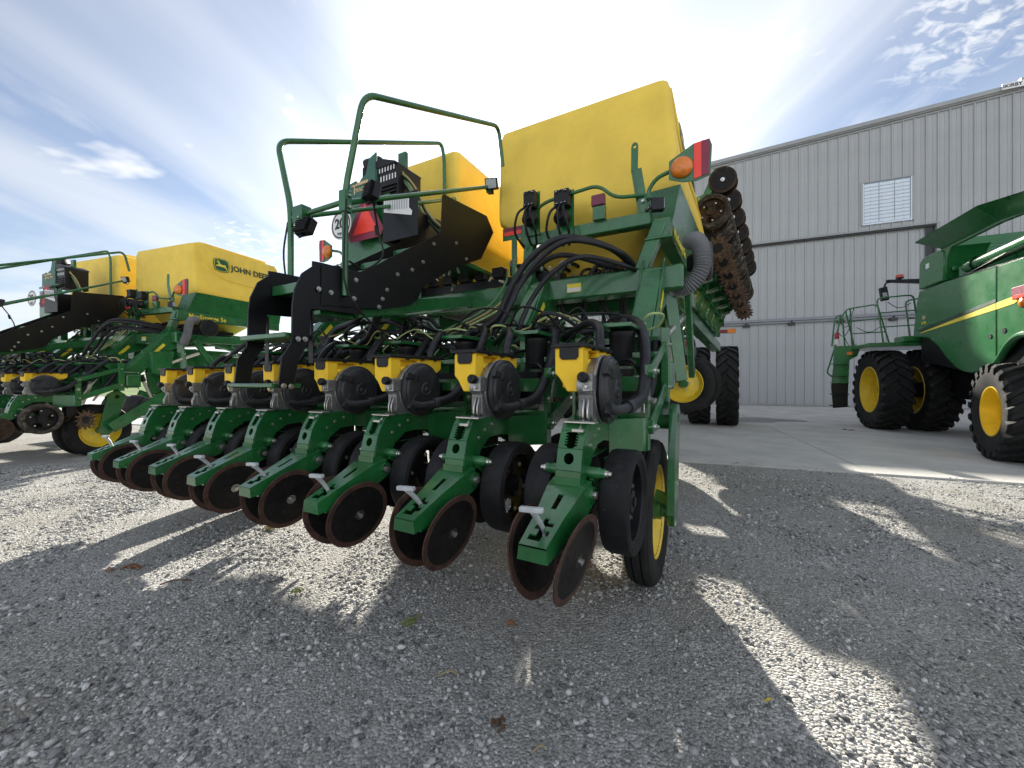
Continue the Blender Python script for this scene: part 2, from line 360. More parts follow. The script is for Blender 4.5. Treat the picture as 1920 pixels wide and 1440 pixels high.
for k in range(-8, 4):
    x0 = 0.2 + k * 4.6
    MB().box(x0 + .006, x0 + 4.594, 0.0, 13.9 + 0.0, -0.2, 0.022).build('slab', CONC, apron, bevel=0.006)
# wet stain and dropped scraps on the apron
ST = mat('wet_stain', (0.16, 0.16, 0.155), 0.35, var=0.2); 
def blot(cx, cy, r, seed, sx=1.0, z=0.026, n=40):
    rr = random.Random(seed); ph = [rr.uniform(0, 6.3) for _ in range(6)]
    return [(cx + sx * r * math.cos(a) * (1 + sum(.14 / (j + 1) ** .5 * math.sin((j + 2) * a + ph[j]) for j in range(6))), cy + r * math.sin(a) * (1 + sum(.14 / (j + 1) ** .5 * math.sin((j + 2) * a + ph[j]) for j in range(6)))) for a in [2 * math.pi * i / n for i in range(n)]]
o = MB().prism(blot(6.7, 10.9, 0.75, 3, 1.3), 'z', 0.026, 0.0275).build('wet_stain', ST); tag(o, 'dark wet patch on the concrete beside the tractor tyres', 'stain', kind='structure')

# loose stones: far too many to count
def stones(n, seed):
    r = np.random.default_rng(seed)
    y = np.sqrt(r.uniform(0.95 ** 2, 5.2 ** 2, n)); x = r.uniform(-1.55, 1.55, n) * y
    d = (x - A_P.x) * A_N.x + (y - A_P.y) * A_N.y; keep = (d < -0.01) | ((d < 0.25) & (r.uniform(0, 1, n) < 0.06 * np.clip(1 - d / 0.25, 0, 1)))
    # clusters: cheap value noise
    def vn(x, y, s, sd):
        q = np.random.default_rng(sd).uniform(0, 1, (64, 64)); X = (x * s) % 63; Y = (y * s) % 63; i = X.astype(int); j = Y.astype(int); fx = X - i; fy = Y - j
        fx = fx * fx * (3 - 2 * fx); fy = fy * fy * (3 - 2 * fy)
        return (q[i, j] * (1 - fx) + q[i + 1, j] * fx) * (1 - fy) + (q[i, j + 1] * (1 - fx) + q[i + 1, j + 1] * fx) * fy
    cl = 0.5 * vn(x + 9, y + 3, 2.3, 1) + 0.3 * vn(x + 9, y + 3, 5.1, 2) + 0.2 * vn(x + 9, y + 3, 11, 3)
    keep &= r.uniform(0, 1, n) < np.clip((cl - 0.28) * 2.6, 0.10, 1.0)
    x, y, cl = x[keep], y[keep], cl[keep]; n = len(x)
    rad = np.clip(np.exp(r.normal(math.log(0.0038), 0.46, n)), 0.0022, 0.0125); rad *= 1 + 0.35 * (cl > 0.60)
    ico = bmesh.new(); bmesh.ops.create_icosphere(ico, subdivisions=1, radius=1.0); bv = np.array([v.co[:] for v in ico.verts]); bf = np.array([[v.index for v in f.verts] for f in ico.faces]); ico.free()
    sc = np.stack([r.uniform(.8, 1.35, n), r.uniform(.7, 1.1, n), r.uniform(.45, .85, n)], 1)
    P = bv[None] * (1 + r.normal(0, .23, (n, 12, 1))) * (sc * rad[:, None])[:, None, :]
    a = r.uniform(0, 2 * np.pi, n); b = r.normal(0, .35, n); ca, sa, cb, sb = np.cos(a), np.sin(a), np.cos(b), np.sin(b)
    X, Y, Z = P[..., 0], P[..., 1], P[..., 2]; Y2 = Y * cb[:, None] - Z * sb[:, None]; Z2 = Y * sb[:, None] + Z * cb[:, None]
    P = np.stack([X * ca[:, None] - Y2 * sa[:, None] + x[:, None], X * sa[:, None] + Y2 * ca[:, None] + y[:, None], Z2 + (rad * sc[:, 2] * 0.35)[:, None] + np.where((x - A_P.x) * A_N.x + (y - A_P.y) * A_N.y > 0, 0.024, 0.0)[:, None]], 2)
    me = bpy.data.meshes.new('loose_stones'); nv = n * 12; nf = n * 20
    me.vertices.add(nv); me.vertices.foreach_set('co', P.reshape(-1).astype(np.float32))
    F_ = (bf[None] + (np.arange(n) * 12)[:, None, None]).reshape(-1)
    me.loops.add(nf * 3); me.loops.foreach_set('vertex_index', F_.astype(np.int32)); me.polygons.add(nf); me.polygons.foreach_set('loop_start', np.arange(0, nf * 3, 3, dtype=np.int32))
    me.materials.append(stone_mat()); me.update(calc_edges=True); me.validate(); return me
o = link('loose_stones', stones(165000, 5)); tag(o, 'loose grey crushed stones strewn over the yard', 'stones', kind='stuff')

# far field, trees
FIELD = mat('field_grass', (0.10, 0.16, 0.035), 0.9, var=0.4, vscale=0.2)
o = MB().add([(-300, 30, .03), (-8, 30, .03), (-8, 400, .03), (-300, 400, .03)], [(0, 1, 2, 3)]).build('grass_field', FIELD); tag(o, 'strip of green grass far beyond the yard', 'grass', kind='structure')
LEAF = mat('leaf', (0.055, 0.085, 0.022), 0.7, var=0.5, vscale=1.2); LEAF2 = mat('leaf_olive', (0.10, 0.105, 0.035), 0.7, var=0.45, vscale=1.2); BARK = mat('bark', (0.07, 0.055, 0.04), 0.9, var=0.3)
def tree(x, y, hgt, wid, seed, lm, label):
    r = np.random.default_rng(seed); root = empty('tree', (x, y, 0)); tag(root, label, 'tree', 'trees on the far field edge')
    m = MB(); m.tube([(0, 0, 0), (.1, 0, hgt * .3), (0, .1, hgt * .6), (.1, 0, hgt * .85)], .3, 7, rf=lambda i, L: .035 * hgt * (1 - i / L))
    for k in range(6):
        a = r.uniform(0, 6.28); z = hgt * r.uniform(.25, .6); m.tube([(0, 0, z), (wid * .25 * math.cos(a), wid * .25 * math.sin(a), z + hgt * .12), (wid * .4 * math.cos(a), wid * .4 * math.sin(a), z + hgt * .25)], .1, 5, rf=lambda i, L: .012 * hgt * (1 - .3 * i))
    m.build('trunk', BARK, root)
    n = 1500; c = MB(); cc = [(r.normal(0, wid * .23), r.normal(0, wid * .23), hgt * r.uniform(.32, .92), wid * r.uniform(.10, .22)) for _ in range(26)]
    vs = []; fs = []
    for i in range(n):
        q = cc[i % 26]; d = r.normal(0, 1, 3); d = d / np.linalg.norm(d) * q[3] * r.uniform(.6, 1.05); p = np.array([q[0] + d[0], q[1] + d[1], q[2] + d[2] * .8])
        u = r.normal(0, 1, 3); u /= np.linalg.norm(u); w = np.cross(u, r.normal(0, 1, 3)); w /= np.linalg.norm(w); s = hgt * .03 * r.uniform(.6, 1.4); k = len(vs)
        vs += [p - u * s, p + w * s * .7, p + u * s, p - w * s * .7]; fs.append((k, k + 1, k + 2, k + 3))
    c.add(vs, fs); link('crown', c.mesh('crown', lm, smooth=False, recalc=False), root)
for i, (u, Y, hh, w, lm, lb) in enumerate([(-60, 62, 5.5, 9, 1, 'olive round tree at the far left edge behind the second planter'), (25, 60, 6.0, 8, 1, 'olive tree just right of the leftmost far tree'), (75, 66, 5.2, 7.5, 0, 'darker green far tree third from the left'), (118, 64, 5.0, 6.5, 1, 'low olive far tree fourth from the left'), (185, 70, 4.2, 7, 0, 'low dark far tree seen through the second planter'), (640, 85, 4.0, 9, 0, 'far dark tree glimpsed between the first planter hoses'), (470, 80, 4.4, 9, 0, 'far tree behind the gap between the two planters'), (300, 78, 3.8, 9, 1, 'low olive far tree behind the second planter wheels'), (390, 82, 3.6, 8, 0, 'low dark far tree behind the leftmost row units')]):
    tree((u - 960) / 740 * Y, Y, hh, w, 40 + i, (LEAF, LEAF2)[lm], lb)

# ------------------------------------------------------------------ metal shed
def shed_mat(name, c):
    m = bpy.data.materials.new(name); m.use_nodes = True; t = m.node_tree; N = NT(t); b = t.nodes['Principled BSDF']
    oc = t.nodes.new('ShaderNodeTexCoord').outputs['Object']
    k = N.mix(N.ramp(N.noise(oc, 0.6, 5, 0.6), 0.3, 0.7), tuple(x * .93 for x in c), tuple(x * 1.05 for x in c))
    k = N.mix(N.math('MULTIPLY', N.ramp(N.noise(oc, 55, 3, 0.7), 0.5, 0.75), 0.10), k, tuple(x * .7 for x in c))
    mq = t.nodes.new('ShaderNodeMapping'); mq.inputs['Scale'].default_value = (5.0, 5.0, 0.25); t.links.new(oc, mq.inputs[0]); rd_ = t.nodes.new('ShaderNodeObjectInfo').outputs['Random']
    k = N.mix(N.math('MULTIPLY', N.ramp(N.noise(N.vmath('ADD', mq.outputs[0], N.vmath('SCALE', (9.0, 5.0, 3.0), scale=rd_)), 1.0, 3, 0.6), 0.45, 0.8), 0.22), k, tuple(x * .62 for x in c))
    k = N.mix(N.math('MULTIPLY', rd_, 0.10), k, tuple(x * .8 for x in c))
    t.links.new(k, b.inputs['Base Color']); b.inputs['Roughness'].default_value = 0.42; b.inputs['Metallic'].default_value = 0.0; b.inputs['Specular IOR Level'].default_value = 0.4; return m
SHEDM = shed_mat('shed_sheet_grey', (0.41, 0.42, 0.425)); SHEDT = shed_mat('shed_trim', (0.33, 0.34, 0.345)); SHEDD = shed_mat('shed_dark_gap', (0.03, 0.03, 0.032)); VENTW = mat('vent_white', (0.72, 0.78, 0.86), 0.5, var=0.03); RAILM = shed_mat('door_rail', (0.24, 0.25, 0.275))
shed = empty('metal_shed', (12.65, 17.5, 0), math.atan2(-.397, .918)); tag(shed, 'big grey ribbed steel shed with a closed bifold door behind the machines', 'shed')
SA = -4.6; ADDED_ROOF_Z = 7.95      # lower hidden roof added left of here, its height set for the shed's shadow
def roofz(s): return 12.12 - abs(s - 7.0) * 0.068 if s > SA - .2 else ADDED_ROOF_Z
PIT = 0.3505
def panel(s0, z0, z1a, z1b, y=0.0, rib=0.042):
    """one sheet with a raised rib on its right edge; top may slope"""
    w = PIT; xs = [0, w * .40, w * .405, w * .43, w * .435, w * .78, w * .80, w * .92, w * .94, w - .003]; ys = [0, 0, -.009, -.009, 0, 0, -rib, -rib, 0, 0]
    vs = []; fs = []; n = len(xs)
    for x, yy in zip(xs, ys):
        zt = z1a + (z1b - z1a) * x / w; vs += [(x, yy, z0), (x, yy, zt)]
    for i in range(n - 1): fs.append((2 * i, 2 * i + 2, 2 * i + 3, 2 * i + 1))
    me = MB().add(vs, fs).mesh('wall_panel', SHEDM, smooth=False, recalc=False)
    return link('wall_panel', me, shed, (s0, y, 0))
S0, S1, DZ = -16.0, 14.0, 7.38; DL, DR = -11.6, 4.61
k = S0
while k < S1:
    inside = (k + PIT / 2 > DL) and (k + PIT / 2 < DR)
    panel(k, DZ if inside else 0.03, roofz(k) - .18, roofz(k + PIT) - .18); k += PIT
k = DL + .06; dup = {}
while k < DR - .35:
    for key, (z0, z1) in (('u', (3.92, DZ - .16)), ('l', (0.06, 3.76))):
        if key in dup: link('door_panel', dup[key], shed, (k, 0.16, 0))
        else: o = panel(k, z0, z1, z1, y=0.16); o.name = 'door_panel'; dup[key] = o.data
    k += PIT
b = MB(); b.box(DL, DR, .17, .30, 0, DZ).build('door_backing', SHEDT, shed)
b = MB(); b.box(DL - .02, DR + .10, .012, .10, DZ - .10, DZ - .005).build('door_header', SHEDD, shed)
b = MB(); b.box(DL, DR, -.045, .012, DZ - .03, DZ + .05).build('header_trim', SHEDT, shed, bevel=.006)
b = MB(); b.box(DR - .02, DR + .09, -.036, .16, 0.0, DZ - .031).box(DR - .30, DR - .03, .10, .165, 0, DZ - .12, 1).build('door_jamb', [SHEDT, SHEDD], shed, bevel=.004)
b = MB(); b.box(DL, DR - .33, -.02, .15, 3.78, 3.90); b.box(DL, DR - .33, .03, .16, 3.68, 3.775)
b.build('door_rail', RAILM, shed, bevel=.008)
for i in range(10):
    x = DL + .9 + i * 1.75; MB().box(x - .12, x + .12, -.012, .10, 3.58, 3.70).beam((x, .02, 3.7), (x, .02, 3.8), .06, .05).build('rail_bracket', SHEDD, shed, bevel=.01)
MB().box(S0, S1, .02, .10, 0, .06).build('base_trim', SHEDT, shed)
m = MB()   # rake trims along the gable
for a, c in ((S0 - .3, SA - .21), (SA - .16, 7.0), (7.0, S1)):
    for y0, y1, zo, hh in ((-.10, .3, -.02, .10), (-.16, .3, .085, .16), (-.06, .02, -.17, .05)):
        za, zc = roofz(a) + zo, roofz(c) + zo; m.add([(a, y0, za - hh), (c, y0, zc - hh), (c, y0, zc), (a, y0, za), (a, y1, za - hh), (c, y1, zc - hh), (c, y1, zc), (a, y1, za)], [(0, 1, 2, 3), (7, 6, 5, 4), (3, 2, 6, 7), (0, 4, 5, 1), (0, 3, 7, 4), (1, 5, 6, 2)])
m.build('rake_trim', SHEDT, shed, smooth=False)
m = MB(); m.add([(S0 - .2, .3, ADDED_ROOF_Z - .02), (SA, .3, ADDED_ROOF_Z - .02), (SA, 34, ADDED_ROOF_Z - .02), (S0 - .2, 34, ADDED_ROOF_Z - .02)], [(0, 1, 2, 3)]); m.add([(SA - .1, .3, roofz(SA) - .02), (7, .3, 12.1), (7, 34, 12.1), (SA - .1, 34, roofz(SA) - .02)], [(0, 1, 2, 3)]); m.add([(7, .3, 12.1), (28, .3, roofz(28)), (28, 34, roofz(28)), (7, 34, 12.1)], [(0, 1, 2, 3)]); m.build('roof', SHEDT, shed, smooth=False)
m = MB(); m.add([(S0, .02, 0), (S0, .02, roofz(S0)), (S0, 34, roofz(S0)), (S0, 34, 0)], [(0, 1, 2, 3)]); m.add([(SA - .05, .02, ADDED_ROOF_Z - .3), (SA - .05, .02, roofz(SA) - .1), (SA - .05, 34, roofz(SA) - .1), (SA - .05, 34, ADDED_ROOF_Z - .3)], [(0, 1, 2, 3)]); m.add([(S1, .05, 0), (28, .05, 0), (28, .05, roofz(28) - .1), (S1, .05, roofz(S1) - .1)], [(0, 1, 2, 3)]); m.build('side_wall', SHEDM, shed, smooth=False)
MB().box(6.85, 7.15, -.17, .4, 12.06, 12.33).add([(6.4, -.15, 12.20), (7.6, -.15, 12.20), (7.6, .4, 12.25), (7, .4, 12.40), (6.4, .4, 12.25)], [(0, 1, 2, 3, 4)]).build('ridge_cap', SHEDT, shed, smooth=False)
sg = MB().box(6.33, 7.30, -.215, -.175, 12.00, 12.22).build('name_plate', WHITE, shed)
put('lettering', text_mesh('KIRBY', .165, BLKINK, spacing=1.05, bold=.004), sg, (6.40, -.218, 12.055), (1, 0, 0), (0, 0, 1))
MB().box(6.345, 6.365, -.218, -.2155, 12.05, 12.17).box(6.375, 6.39, -.218, -.2155, 12.05, 12.16).build('emblem', GREYP, sg)
# louvre vent
vx0, vx1, vz0, vz1 = 2.26, 3.83, 7.66, 9.36
fr = MB(); fr.box(vx0 - .07, vx0, -.07, .04, vz0 - .06, vz1 + .05).box(vx1, vx1 + .07, -.07, .04, vz0 - .06, vz1 + .05).box(vx0, vx1, -.07, .04, vz1, vz1 + .05)
fo = fr.build('vent_frame', SHEDT, shed, bevel=.005)
MB().box(vx0 + .002, vx0 + .035, -.075, -.03, vz0, vz1 - .002).box(vx1 - .035, vx1 - .002, -.075, -.03, vz0, vz1 - .002).box(vx0 + .002, vx1 - .002, -.08, -.03, vz0 - .058, vz0).build('inner_frame', VENTW, fo)
MB().box(vx0, vx1, -.034, -.01, vz0, vz1).build('backing', mat('vent_blue_grey', (.28, .36, .47), .6, var=.03), fo)
sm = None; cw = (vx1 - vx0 - .09) / 3
for c in range(3):
    for r in range(11):
        x = vx0 + .045 + c * cw + .012; z = vz0 + .02 + r * (vz1 - vz0 - .06) / 11
        if sm is None: sm = MB().add([(0, -.038, .012), (cw - .026, -.038, .012), (cw - .026, -.06, .125), (0, -.06, .125), (0, -.036, .012), (cw - .026, -.036, .012), (cw - .026, -.055, .13), (0, -.055, .13)], [(0, 1, 2, 3), (7, 6, 5, 4), (0, 4, 5, 1), (3, 2, 6, 7)]).mesh('slat', VENTW, smooth=False)
        link('slat', sm, fo, (x, 0, z))

# ------------------------------------------------------------------ planter row unit (local: x right, y forward, z up)
def tyre_prof(R, w, flat=0.8, sh=0.12, inner=0.6):
    h = w / 2
    return [(R * inner, -h * .80), (R * (inner + .12), -h * .97), (R * (1 - sh), -h), (R * (1 - sh * .35), -h * .93), (R, -h * flat), (R, h * flat), (R * (1 - sh * .35), h * .93), (R * (1 - sh), h), (R * (inner + .12), h * .97), (R * inner, h * .80)]
UNIT = []       # (name, mesh, location)
def U(name, mb, mats, bevel=0.0, loc=(0, 0, 0), ang=35): UNIT.append((name, mb.mesh(name, mats, bevel, True, ang), loc))
XC = 0.11
# shank: two cheeks and a three-facet nose with slot and hole
sh = MB(); prof = [(.46, .925), (.06, .940), (-.055, .940), (-.082, .915), (-.118, .855), (-.140, .775), (-.145, .705), (-.07, .700), (-.045, .745), (-.01, .80), (.06, .845), (.16, .85), (.27, .83), (.36, .79), (.46, .76)]
sh.prism(prof, 'x', .064, .072); sh.prism(prof, 'x', .150, .158)
nose = [(-.055, .940), (-.085, .910), (-.118, .850), (-.141, .775), (-.146, .703)]
def facet(p, q, holes):
    d = Vector((q[0] - p[0], q[1] - p[1])); L = d.length; d /= L; nn = Vector((d.y, -d.x))
    if nn.x > 0: nn = -nn
    fn = lambda x, s, t: (x, p[0] + d.x * s * L + nn.x * t, p[1] + d.y * s * L + nn.y * t)
    sh.plate([(.0635, 0), (.1585, 0), (.1585, 1), (.0635, 1)], holes, fn, .006)
facet(nose[0], nose[1], [])
teeth = [(.094, .06)]
for i in range(5): teeth += [(.086, .12 + i * .16), (.086, .20 + i * .16), (.096, .22 + i * .16), (.096, .27 + i * .16)]
teeth += [(.103, .97), (.119, .97)]
for i in range(4, -1, -1): teeth += [(.126, .27 + i * .16), (.126, .22 + i * .16), (.136, .20 + i * .16), (.136, .12 + i * .16)]
teeth += [(.128, .06)]
facet(nose[1], nose[2], [teeth])
facet(nose[2], nose[3], [[(x, y) for x, y in [(XC + .019 * math.cos(a), .45 + .26 * math.sin(a)) for a in [2 * math.pi * i / 18 for i in range(18)]]]])
facet(nose[3], nose[4], [])
sh.box(.064, .158, -.05, .46, .932, .9405)                       # top web
sh.box(.072, .150, .20, .23, .84, .93); sh.box(.071, .151, .02, .24, .80, .802)
sh.prism([(.158, .24), (.19, .31), (.27, .40), (.292, .415), (.292, .423), (.262, .412), (.18, .325), (.158, .30)], 'z', .775, .928)   # outswept gussets
sh.prism([(.064, .24), (.032, .31), (-.05, .40), (-.072, .415), (-.072, .423), (-.042, .412), (.04, .325), (.064, .30)], 'z', .775, .928)
sh.box(-.072, .292, .424, .436, .79, .95); sh.box(.278, .294, .41, .47, .775, 1.175); sh.box(-.074, -.058, .41, .47, .775, 1.175); sh.box(-.058, .278, .44, .46, 1.05, 1.12)
sh.prism([(.158, .16), (.225, .30), (.158, .36)], 'z', .76, .775)
UNITROOT = sh.mesh('row_unit', GREEN, .0022)
# closing arm with slotted top
ca = MB(); sec = [(-.095, .655, .738, .080), (-.165, .625, .722, .076), (-.300, .588, .668, .058), (-.440, .566, .613, .050)]
for (y0, b0, t0, w0), (y1, b1, t1, w1) in zip(sec, sec[1:]):
    for sg in (-1, 1):
        ca.add([(XC + sg * w0, y0, b0), (XC + sg * w1, y1, b1), (XC + sg * (w1 - .006), y1, t1), (XC + sg * (w0 - .006), y0, t0)], [(0, 1, 2, 3)])
        ca.add([(XC + sg * (w0 - .008), y0, b0), (XC + sg * (w1 - .008), y1, b1), (XC + sg * (w1 - .014), y1, t1), (XC + sg * (w0 - .014), y0, t0)], [(3, 2, 1, 0)])
y, b0, t0, w0 = sec[-1]; ca.add([(XC - w0, y, b0), (XC + w0, y, b0), (XC + w0 - .006, y, t0), (XC - w0 + .006, y, t0)], [(0, 1, 2, 3)])
ca.add([(XC - w0, y, b0), (XC + w0, y, b0), (XC + .058, -.30, .588), (XC - .058, -.30, .588)], [(3, 2, 1, 0)])
def topfn(x, s, t):
    W = [.070, .052, .044]; i = 0 if s < .5 else 1; f = s * 2 - i; w = W[i] + (W[i + 1] - W[i]) * f
    A, B = sec[1 + i], sec[2 + i]; return (XC + x * w, A[0] + (B[0] - A[0]) * f, A[2] + (B[2] - A[2]) * f + t)
slot1 = [(-.16, .14), (.16, .14), (.16, .42), (-.16, .42)]
slot2 = [(-.16, .58), (.16, .58), (.16, .64), (.62, .64), (.62, .70), (.16, .70), (.16, .76), (.62, .76), (.62, .84), (.30, .84), (.30, .92), (-.62, .92), (-.62, .84), (-.16, .84), (-.16, .76), (-.5, .76), (-.5, .70), (-.16, .70)]
ca.plate([(-1, 0), (1, 0), (1, .5), (-1, .5)], [slot1], topfn, -.005)
ca.plate([(-1, .5), (1, .5), (1, 1), (-1, 1)], [slot2], topfn, -.005)
ca.add([(XC - .074, -.095, .738), (XC + .074, -.095, .738), (XC + .070, -.165, .722), (XC - .070, -.165, .722)], [(0, 1, 2, 3)])
ca.box(XC - .05, XC + .05, -.155, -.10, .725, .752); ca.lathe((XC - .086, -.104, .690), (1, 0, 0), [(0, 0), (.030, 0), (.030, .172), (0, .172)], 16)
ca.box(XC - .045, XC + .045, -.40, -.22, .560, .572)
U('closing_arm', ca, GREEN, 0)
def disc(side):
    m = MB(); ax = Vector((side * math.cos(R_(12)) * math.cos(R_(13)), side * 0 - .0, 0)); 
    ax = Vector((1, 0, 0)); m.lathe((0, 0, 0), ax, [(0, .010), (.03, .010), (.05, .004), (.128, .002), (.150, .003), (.152, .0), (.150, -.003), (.128, -.004), (.05, -.004), (0, -.004)], 40, ms=[0, 0, 0, 1, 1, 1, 1, 0, 0])
    for s_ in (1, -1): m.lathe((0, 0, 0), (s_, 0, 0), [(.024, .004), (.024, .010), (.011, .010), (.011, .022), (0, .022)], 8, 2)
    return m.mesh('closing_disc', [DISCD, RUST, STEEL], 0, True, 25)
DISC = disc(1)
# gauge wheel
gw = MB(); gw.lathe((0, 0, 0), (1, 0, 0), [(.150, -.050), (.182, -.056), (.196, -.050), (.200, -.035), (.201, .035), (.197, .048), (.184, .056), (.168, .054), (.160, .044), (.152, .040), (.150, .0)], 44)
gw.lathe((0, 0, 0), (1, 0, 0), [(.152, .040), (.147, .036), (.146, -.03), (.150, -.05)], 32, 1)
kid = [[(rr * math.cos(a), rr * math.sin(a)) for rr, a in [(.065, c - .42), (.12, c - .48), (.127, c), (.12, c + .48), (.065, c + .42)]] for c in (0.3, 2.39, 4.49)]
gw.prism(circ(0, 0, .147, 32), 'x', -.004, .006, 1, kid)
gw.lathe((0, 0, 0), (1, 0, 0), [(.045, .0), (.045, .03), (.02, .034), (.02, .04), (0, .04)], 16, 1)
for a in (0, 1.26, 2.51, 3.77, 5.03): gw.bolt((.006, .105 * math.cos(a + .9), .105 * math.sin(a + .9)), (1, 0, 0), .007, .008, 2)
GAUGE = gw.mesh('gauge_wheel', [RUBBER, BLACKP, STEEL], 0, True, 30)
# gauge stubs and depth arms
st = MB()
for sgn in (-1, 1):
    st.lathe((XC + sgn * .045, -.065, .762), (sgn, 0, 0), [(.021, 0), (.021, .05), (.018, .052), (.018, .070), (0, .070)], 14, 0)
    st.lathe((XC + sgn * .115, -.065, .762), (sgn, 0, 0), [(.013, -.003), (.013, .012), (.009, .012), (.009, .024), (0, .024)], 10, 1)
    st.beam((XC + sgn * .065, -.06, .755), (XC + sgn * .075, .06, .665), .016, .05)
U('gauge_arm', st, [GREEN, STEEL], .001)
# bolts
bl = MB(); bl.lathe((.190, -.104, .690), (1, 0, 0), [(.024, 0), (.024, .006), (.014, .006), (.014, .016), (0, .018)], 12); bl.lathe((.03, -.104, .690), (-1, 0, 0), [(.024, 0), (.024, .006), (.014, .006), (.014, .016), (0, .018)], 12)
for y, z in ((.08, .905), (-.03, .855), (.28, .885), (.02, .885)): bl.bolt((.158, y, z), (1, 0, 0), .006, .006)
for z in (1.145, .885, 1.01): bl.bolt((.294, .44, z), (1, 0, 0), .013, .018); bl.bolt((-.074, .44, z), (-1, 0, 0), .013, .018)
bl.bolt((.158, .33, .86), (1, 0, 0), .009, .008)
U('bolts', bl, STEEL)
# hopper
hp = MB()
hp.prism([(0, 1.232), (0, 1.13), (.022, 1.108), (.052, 1.056), (.117, 1.056), (.117, 1.232)], 'y', 0.0, .075)
hp.prism([(.075, 1.232), (.40, 1.232), (.40, 1.18), (.34, 1.13), (.24, 1.10), (.16, 1.075), (.075, 1.07)], 'x', .004, .085)
hp.prism([(.075, 1.19), (.18, 1.19), (.215, 1.232), (.405, 1.232), (.405, 1.178), (.36, 1.15), (.24, 1.15), (.2, 1.165), (.075, 1.165)], 'x', .085, .119)
hp.box(.0, .121, 0.002, .408, 1.222, 1.234)
U('seed_hopper', hp, YELLOW, .005)
ld = MB(); ld.box(-.014, .134, -.014, .43, 1.2335, 1.243); ld.box(-.006, .126, -.006, .42, 1.2425, 1.250)
ld.prism([(.022, 1.237), (.022, 1.196), (.032, 1.184), (.092, 1.184), (.102, 1.196), (.102, 1.237)], 'y', -.007, -.0005)
for yy in (.10, .22, .33): ld.box(.124, .138, yy, yy + .02, 1.224, 1.2345)
U('hopper_lid', ld, BLACKP, .002)
# meter
mt = MB(); MC = (0, .165, 1.064)
mt.lathe((.070, .165, 1.064), (1, 0, 0), [(0, 0), (.128, 0), (.134, .01), (.136, .055), (.146, .058), (.146, .070), (0, .070)], 44)
mt.prism([(.02, 1.125), (-.012, 1.125), (-.025, 1.085), (-.02, 1.06), (.0, 1.045), (.0, .96), (.02, .937), (.16, .937), (.17, 1.0), (.05, 1.1)], 'x', .078, .135)
mt.box(.105, .143, -.03, .03, 1.06, 1.122); mt.lathe((.122, -.031, 1.078), (0, -1, 0), [(.011, 0), (.011, .004), (.007, .004), (.007, .012), (0, .012)], 8, 1)
mt.prism([(-.008, 1.03), (-.024, .99), (-.024, .955), (-.01, .945), (.0, .95), (.0, 1.03)], 'x', .10, .108, 1); mt.prism([(-.008, 1.03), (-.024, .99), (-.024, .955), (-.01, .945), (.0, .95), (.0, 1.03)], 'x', .118, .126, 1)
mt.box(.05, .17, -.085, -.04, .9415, .949, 1); mt.lathe((.112, -.075, .925), (0, -.8, -.6), [(.006, -.04), (.006, .03), (0, .03)], 8, 1); mt.beam((.09, -.105, .918), (.135, -.105, .918), .012, .012, m=1)
U('seed_meter', mt, [ALU, STEEL], .0015)
dm = MB(); dm.lathe((.1405, .165, 1.064), (1, 0, 0), [(.143, 0), (.143, .012), (.136, .018), (.130, .018), (.124, .028), (.118, .030), (.09, .036), (.04, .038), (.034, .043), (.026, .043), (.022, .040), (.014, .040), (.010, .046), (0, .046)], 44)
dm.prism([(.035, .975), (.065, .955), (.115, 1.02), (.085, 1.045)], 'x', .158, .180)
dm.obox((.168, .062, 1.135), (.010, 0, 0), (0, .040, -.008), (0, .004, .014)); dm.obox((.178, .092, 1.128), (.008, 0, 0), (0, .014, -.002), (0, .003, .017))
for a in (0.6, 1.5, 2.5, 4.0, 5.2): dm.lathe((.166, .165 + .11 * math.cos(a), 1.064 + .11 * math.sin(a)), (1, 0, 0), [(.006, 0), (.005, .012), (0, .012)], 6)
dm.tube(spl([(.17, .05, .998), (.185, .085, .985), (.205, .14, .984), (.22, .185, .992)], 6), .021, 12)
dm.lathe((.219, .182, .9915), (.35, .9, .15), [(.021, -.005), (.029, -.005), (.029, .022), (.0, .022)], 14)
U('vacuum_cover', dm, DOME, .001)
kn = MB(); kn.lathe((.122, -.03, 1.112), (0, -1, .1), [(.0, 0), (.014, 0), (.021, .006), (.021, .026), (.017, .032), (.008, .030), (0, .026)], 12); U('meter_knob', kn, BLACKP)
hs = MB(); hs.tube(spl([(.22, .20, .993), (.245, .30, 1.02), (.245, .40, 1.09), (.225, .54, 1.21), (.19, .68, 1.335), (.14, .80, 1.42), (.06, .92, 1.47), (-.05, 1.02, 1.49)], 10), .026, 10, rf=lambda i, L: .0265 + (.0022 if (i % 2 and i > 14) else 0)); U('suction_hose', hs, HOSE, ang=50)
# linkage
lk = MB()
for x in (.303, -.083):
    for (z0, z1, hh) in ((1.145, 1.305, .055), (.885, 1.065, .075)):
        lk.beam((x, .44, z0), (x, .90, z1), .012, hh); 
        for yy, zz in ((.44, z0), (.90, z1)): lk.lathe((x - .012, yy, zz), (1, 0, 0), [(0, 0), (.034, 0), (.034, .024), (0, .024)], 14); lk.lathe((x, yy, zz), (1 if x > 0 else -1, 0, 0), [(.016, .012), (.016, .026), (.010, .026), (.010, .036), (0, .036)], 8, 1)
lk.beam((.303, .66, 1.235), (-.083, .66, 1.235), .04, .03); lk.beam((.303, .62, .96), (-.083, .62, .96), .05, .05)
lk.beam((.22, .50, .80), (.22, .60, 1.12), .05, .05, m=1); lk.tube([(.255, .50, .93), (.24, .66, 1.16)], .012, 8, 1)
U('linkage', lk, [GREEN, STEEL], .0015)
hd = MB(); hd.box(.285, .325, .87, .94, .98, 1.40); hd.box(-.105, -.065, .87, .94, .98, 1.40); hd.box(-.065, .285, .93, .945, 1.0, 1.36)
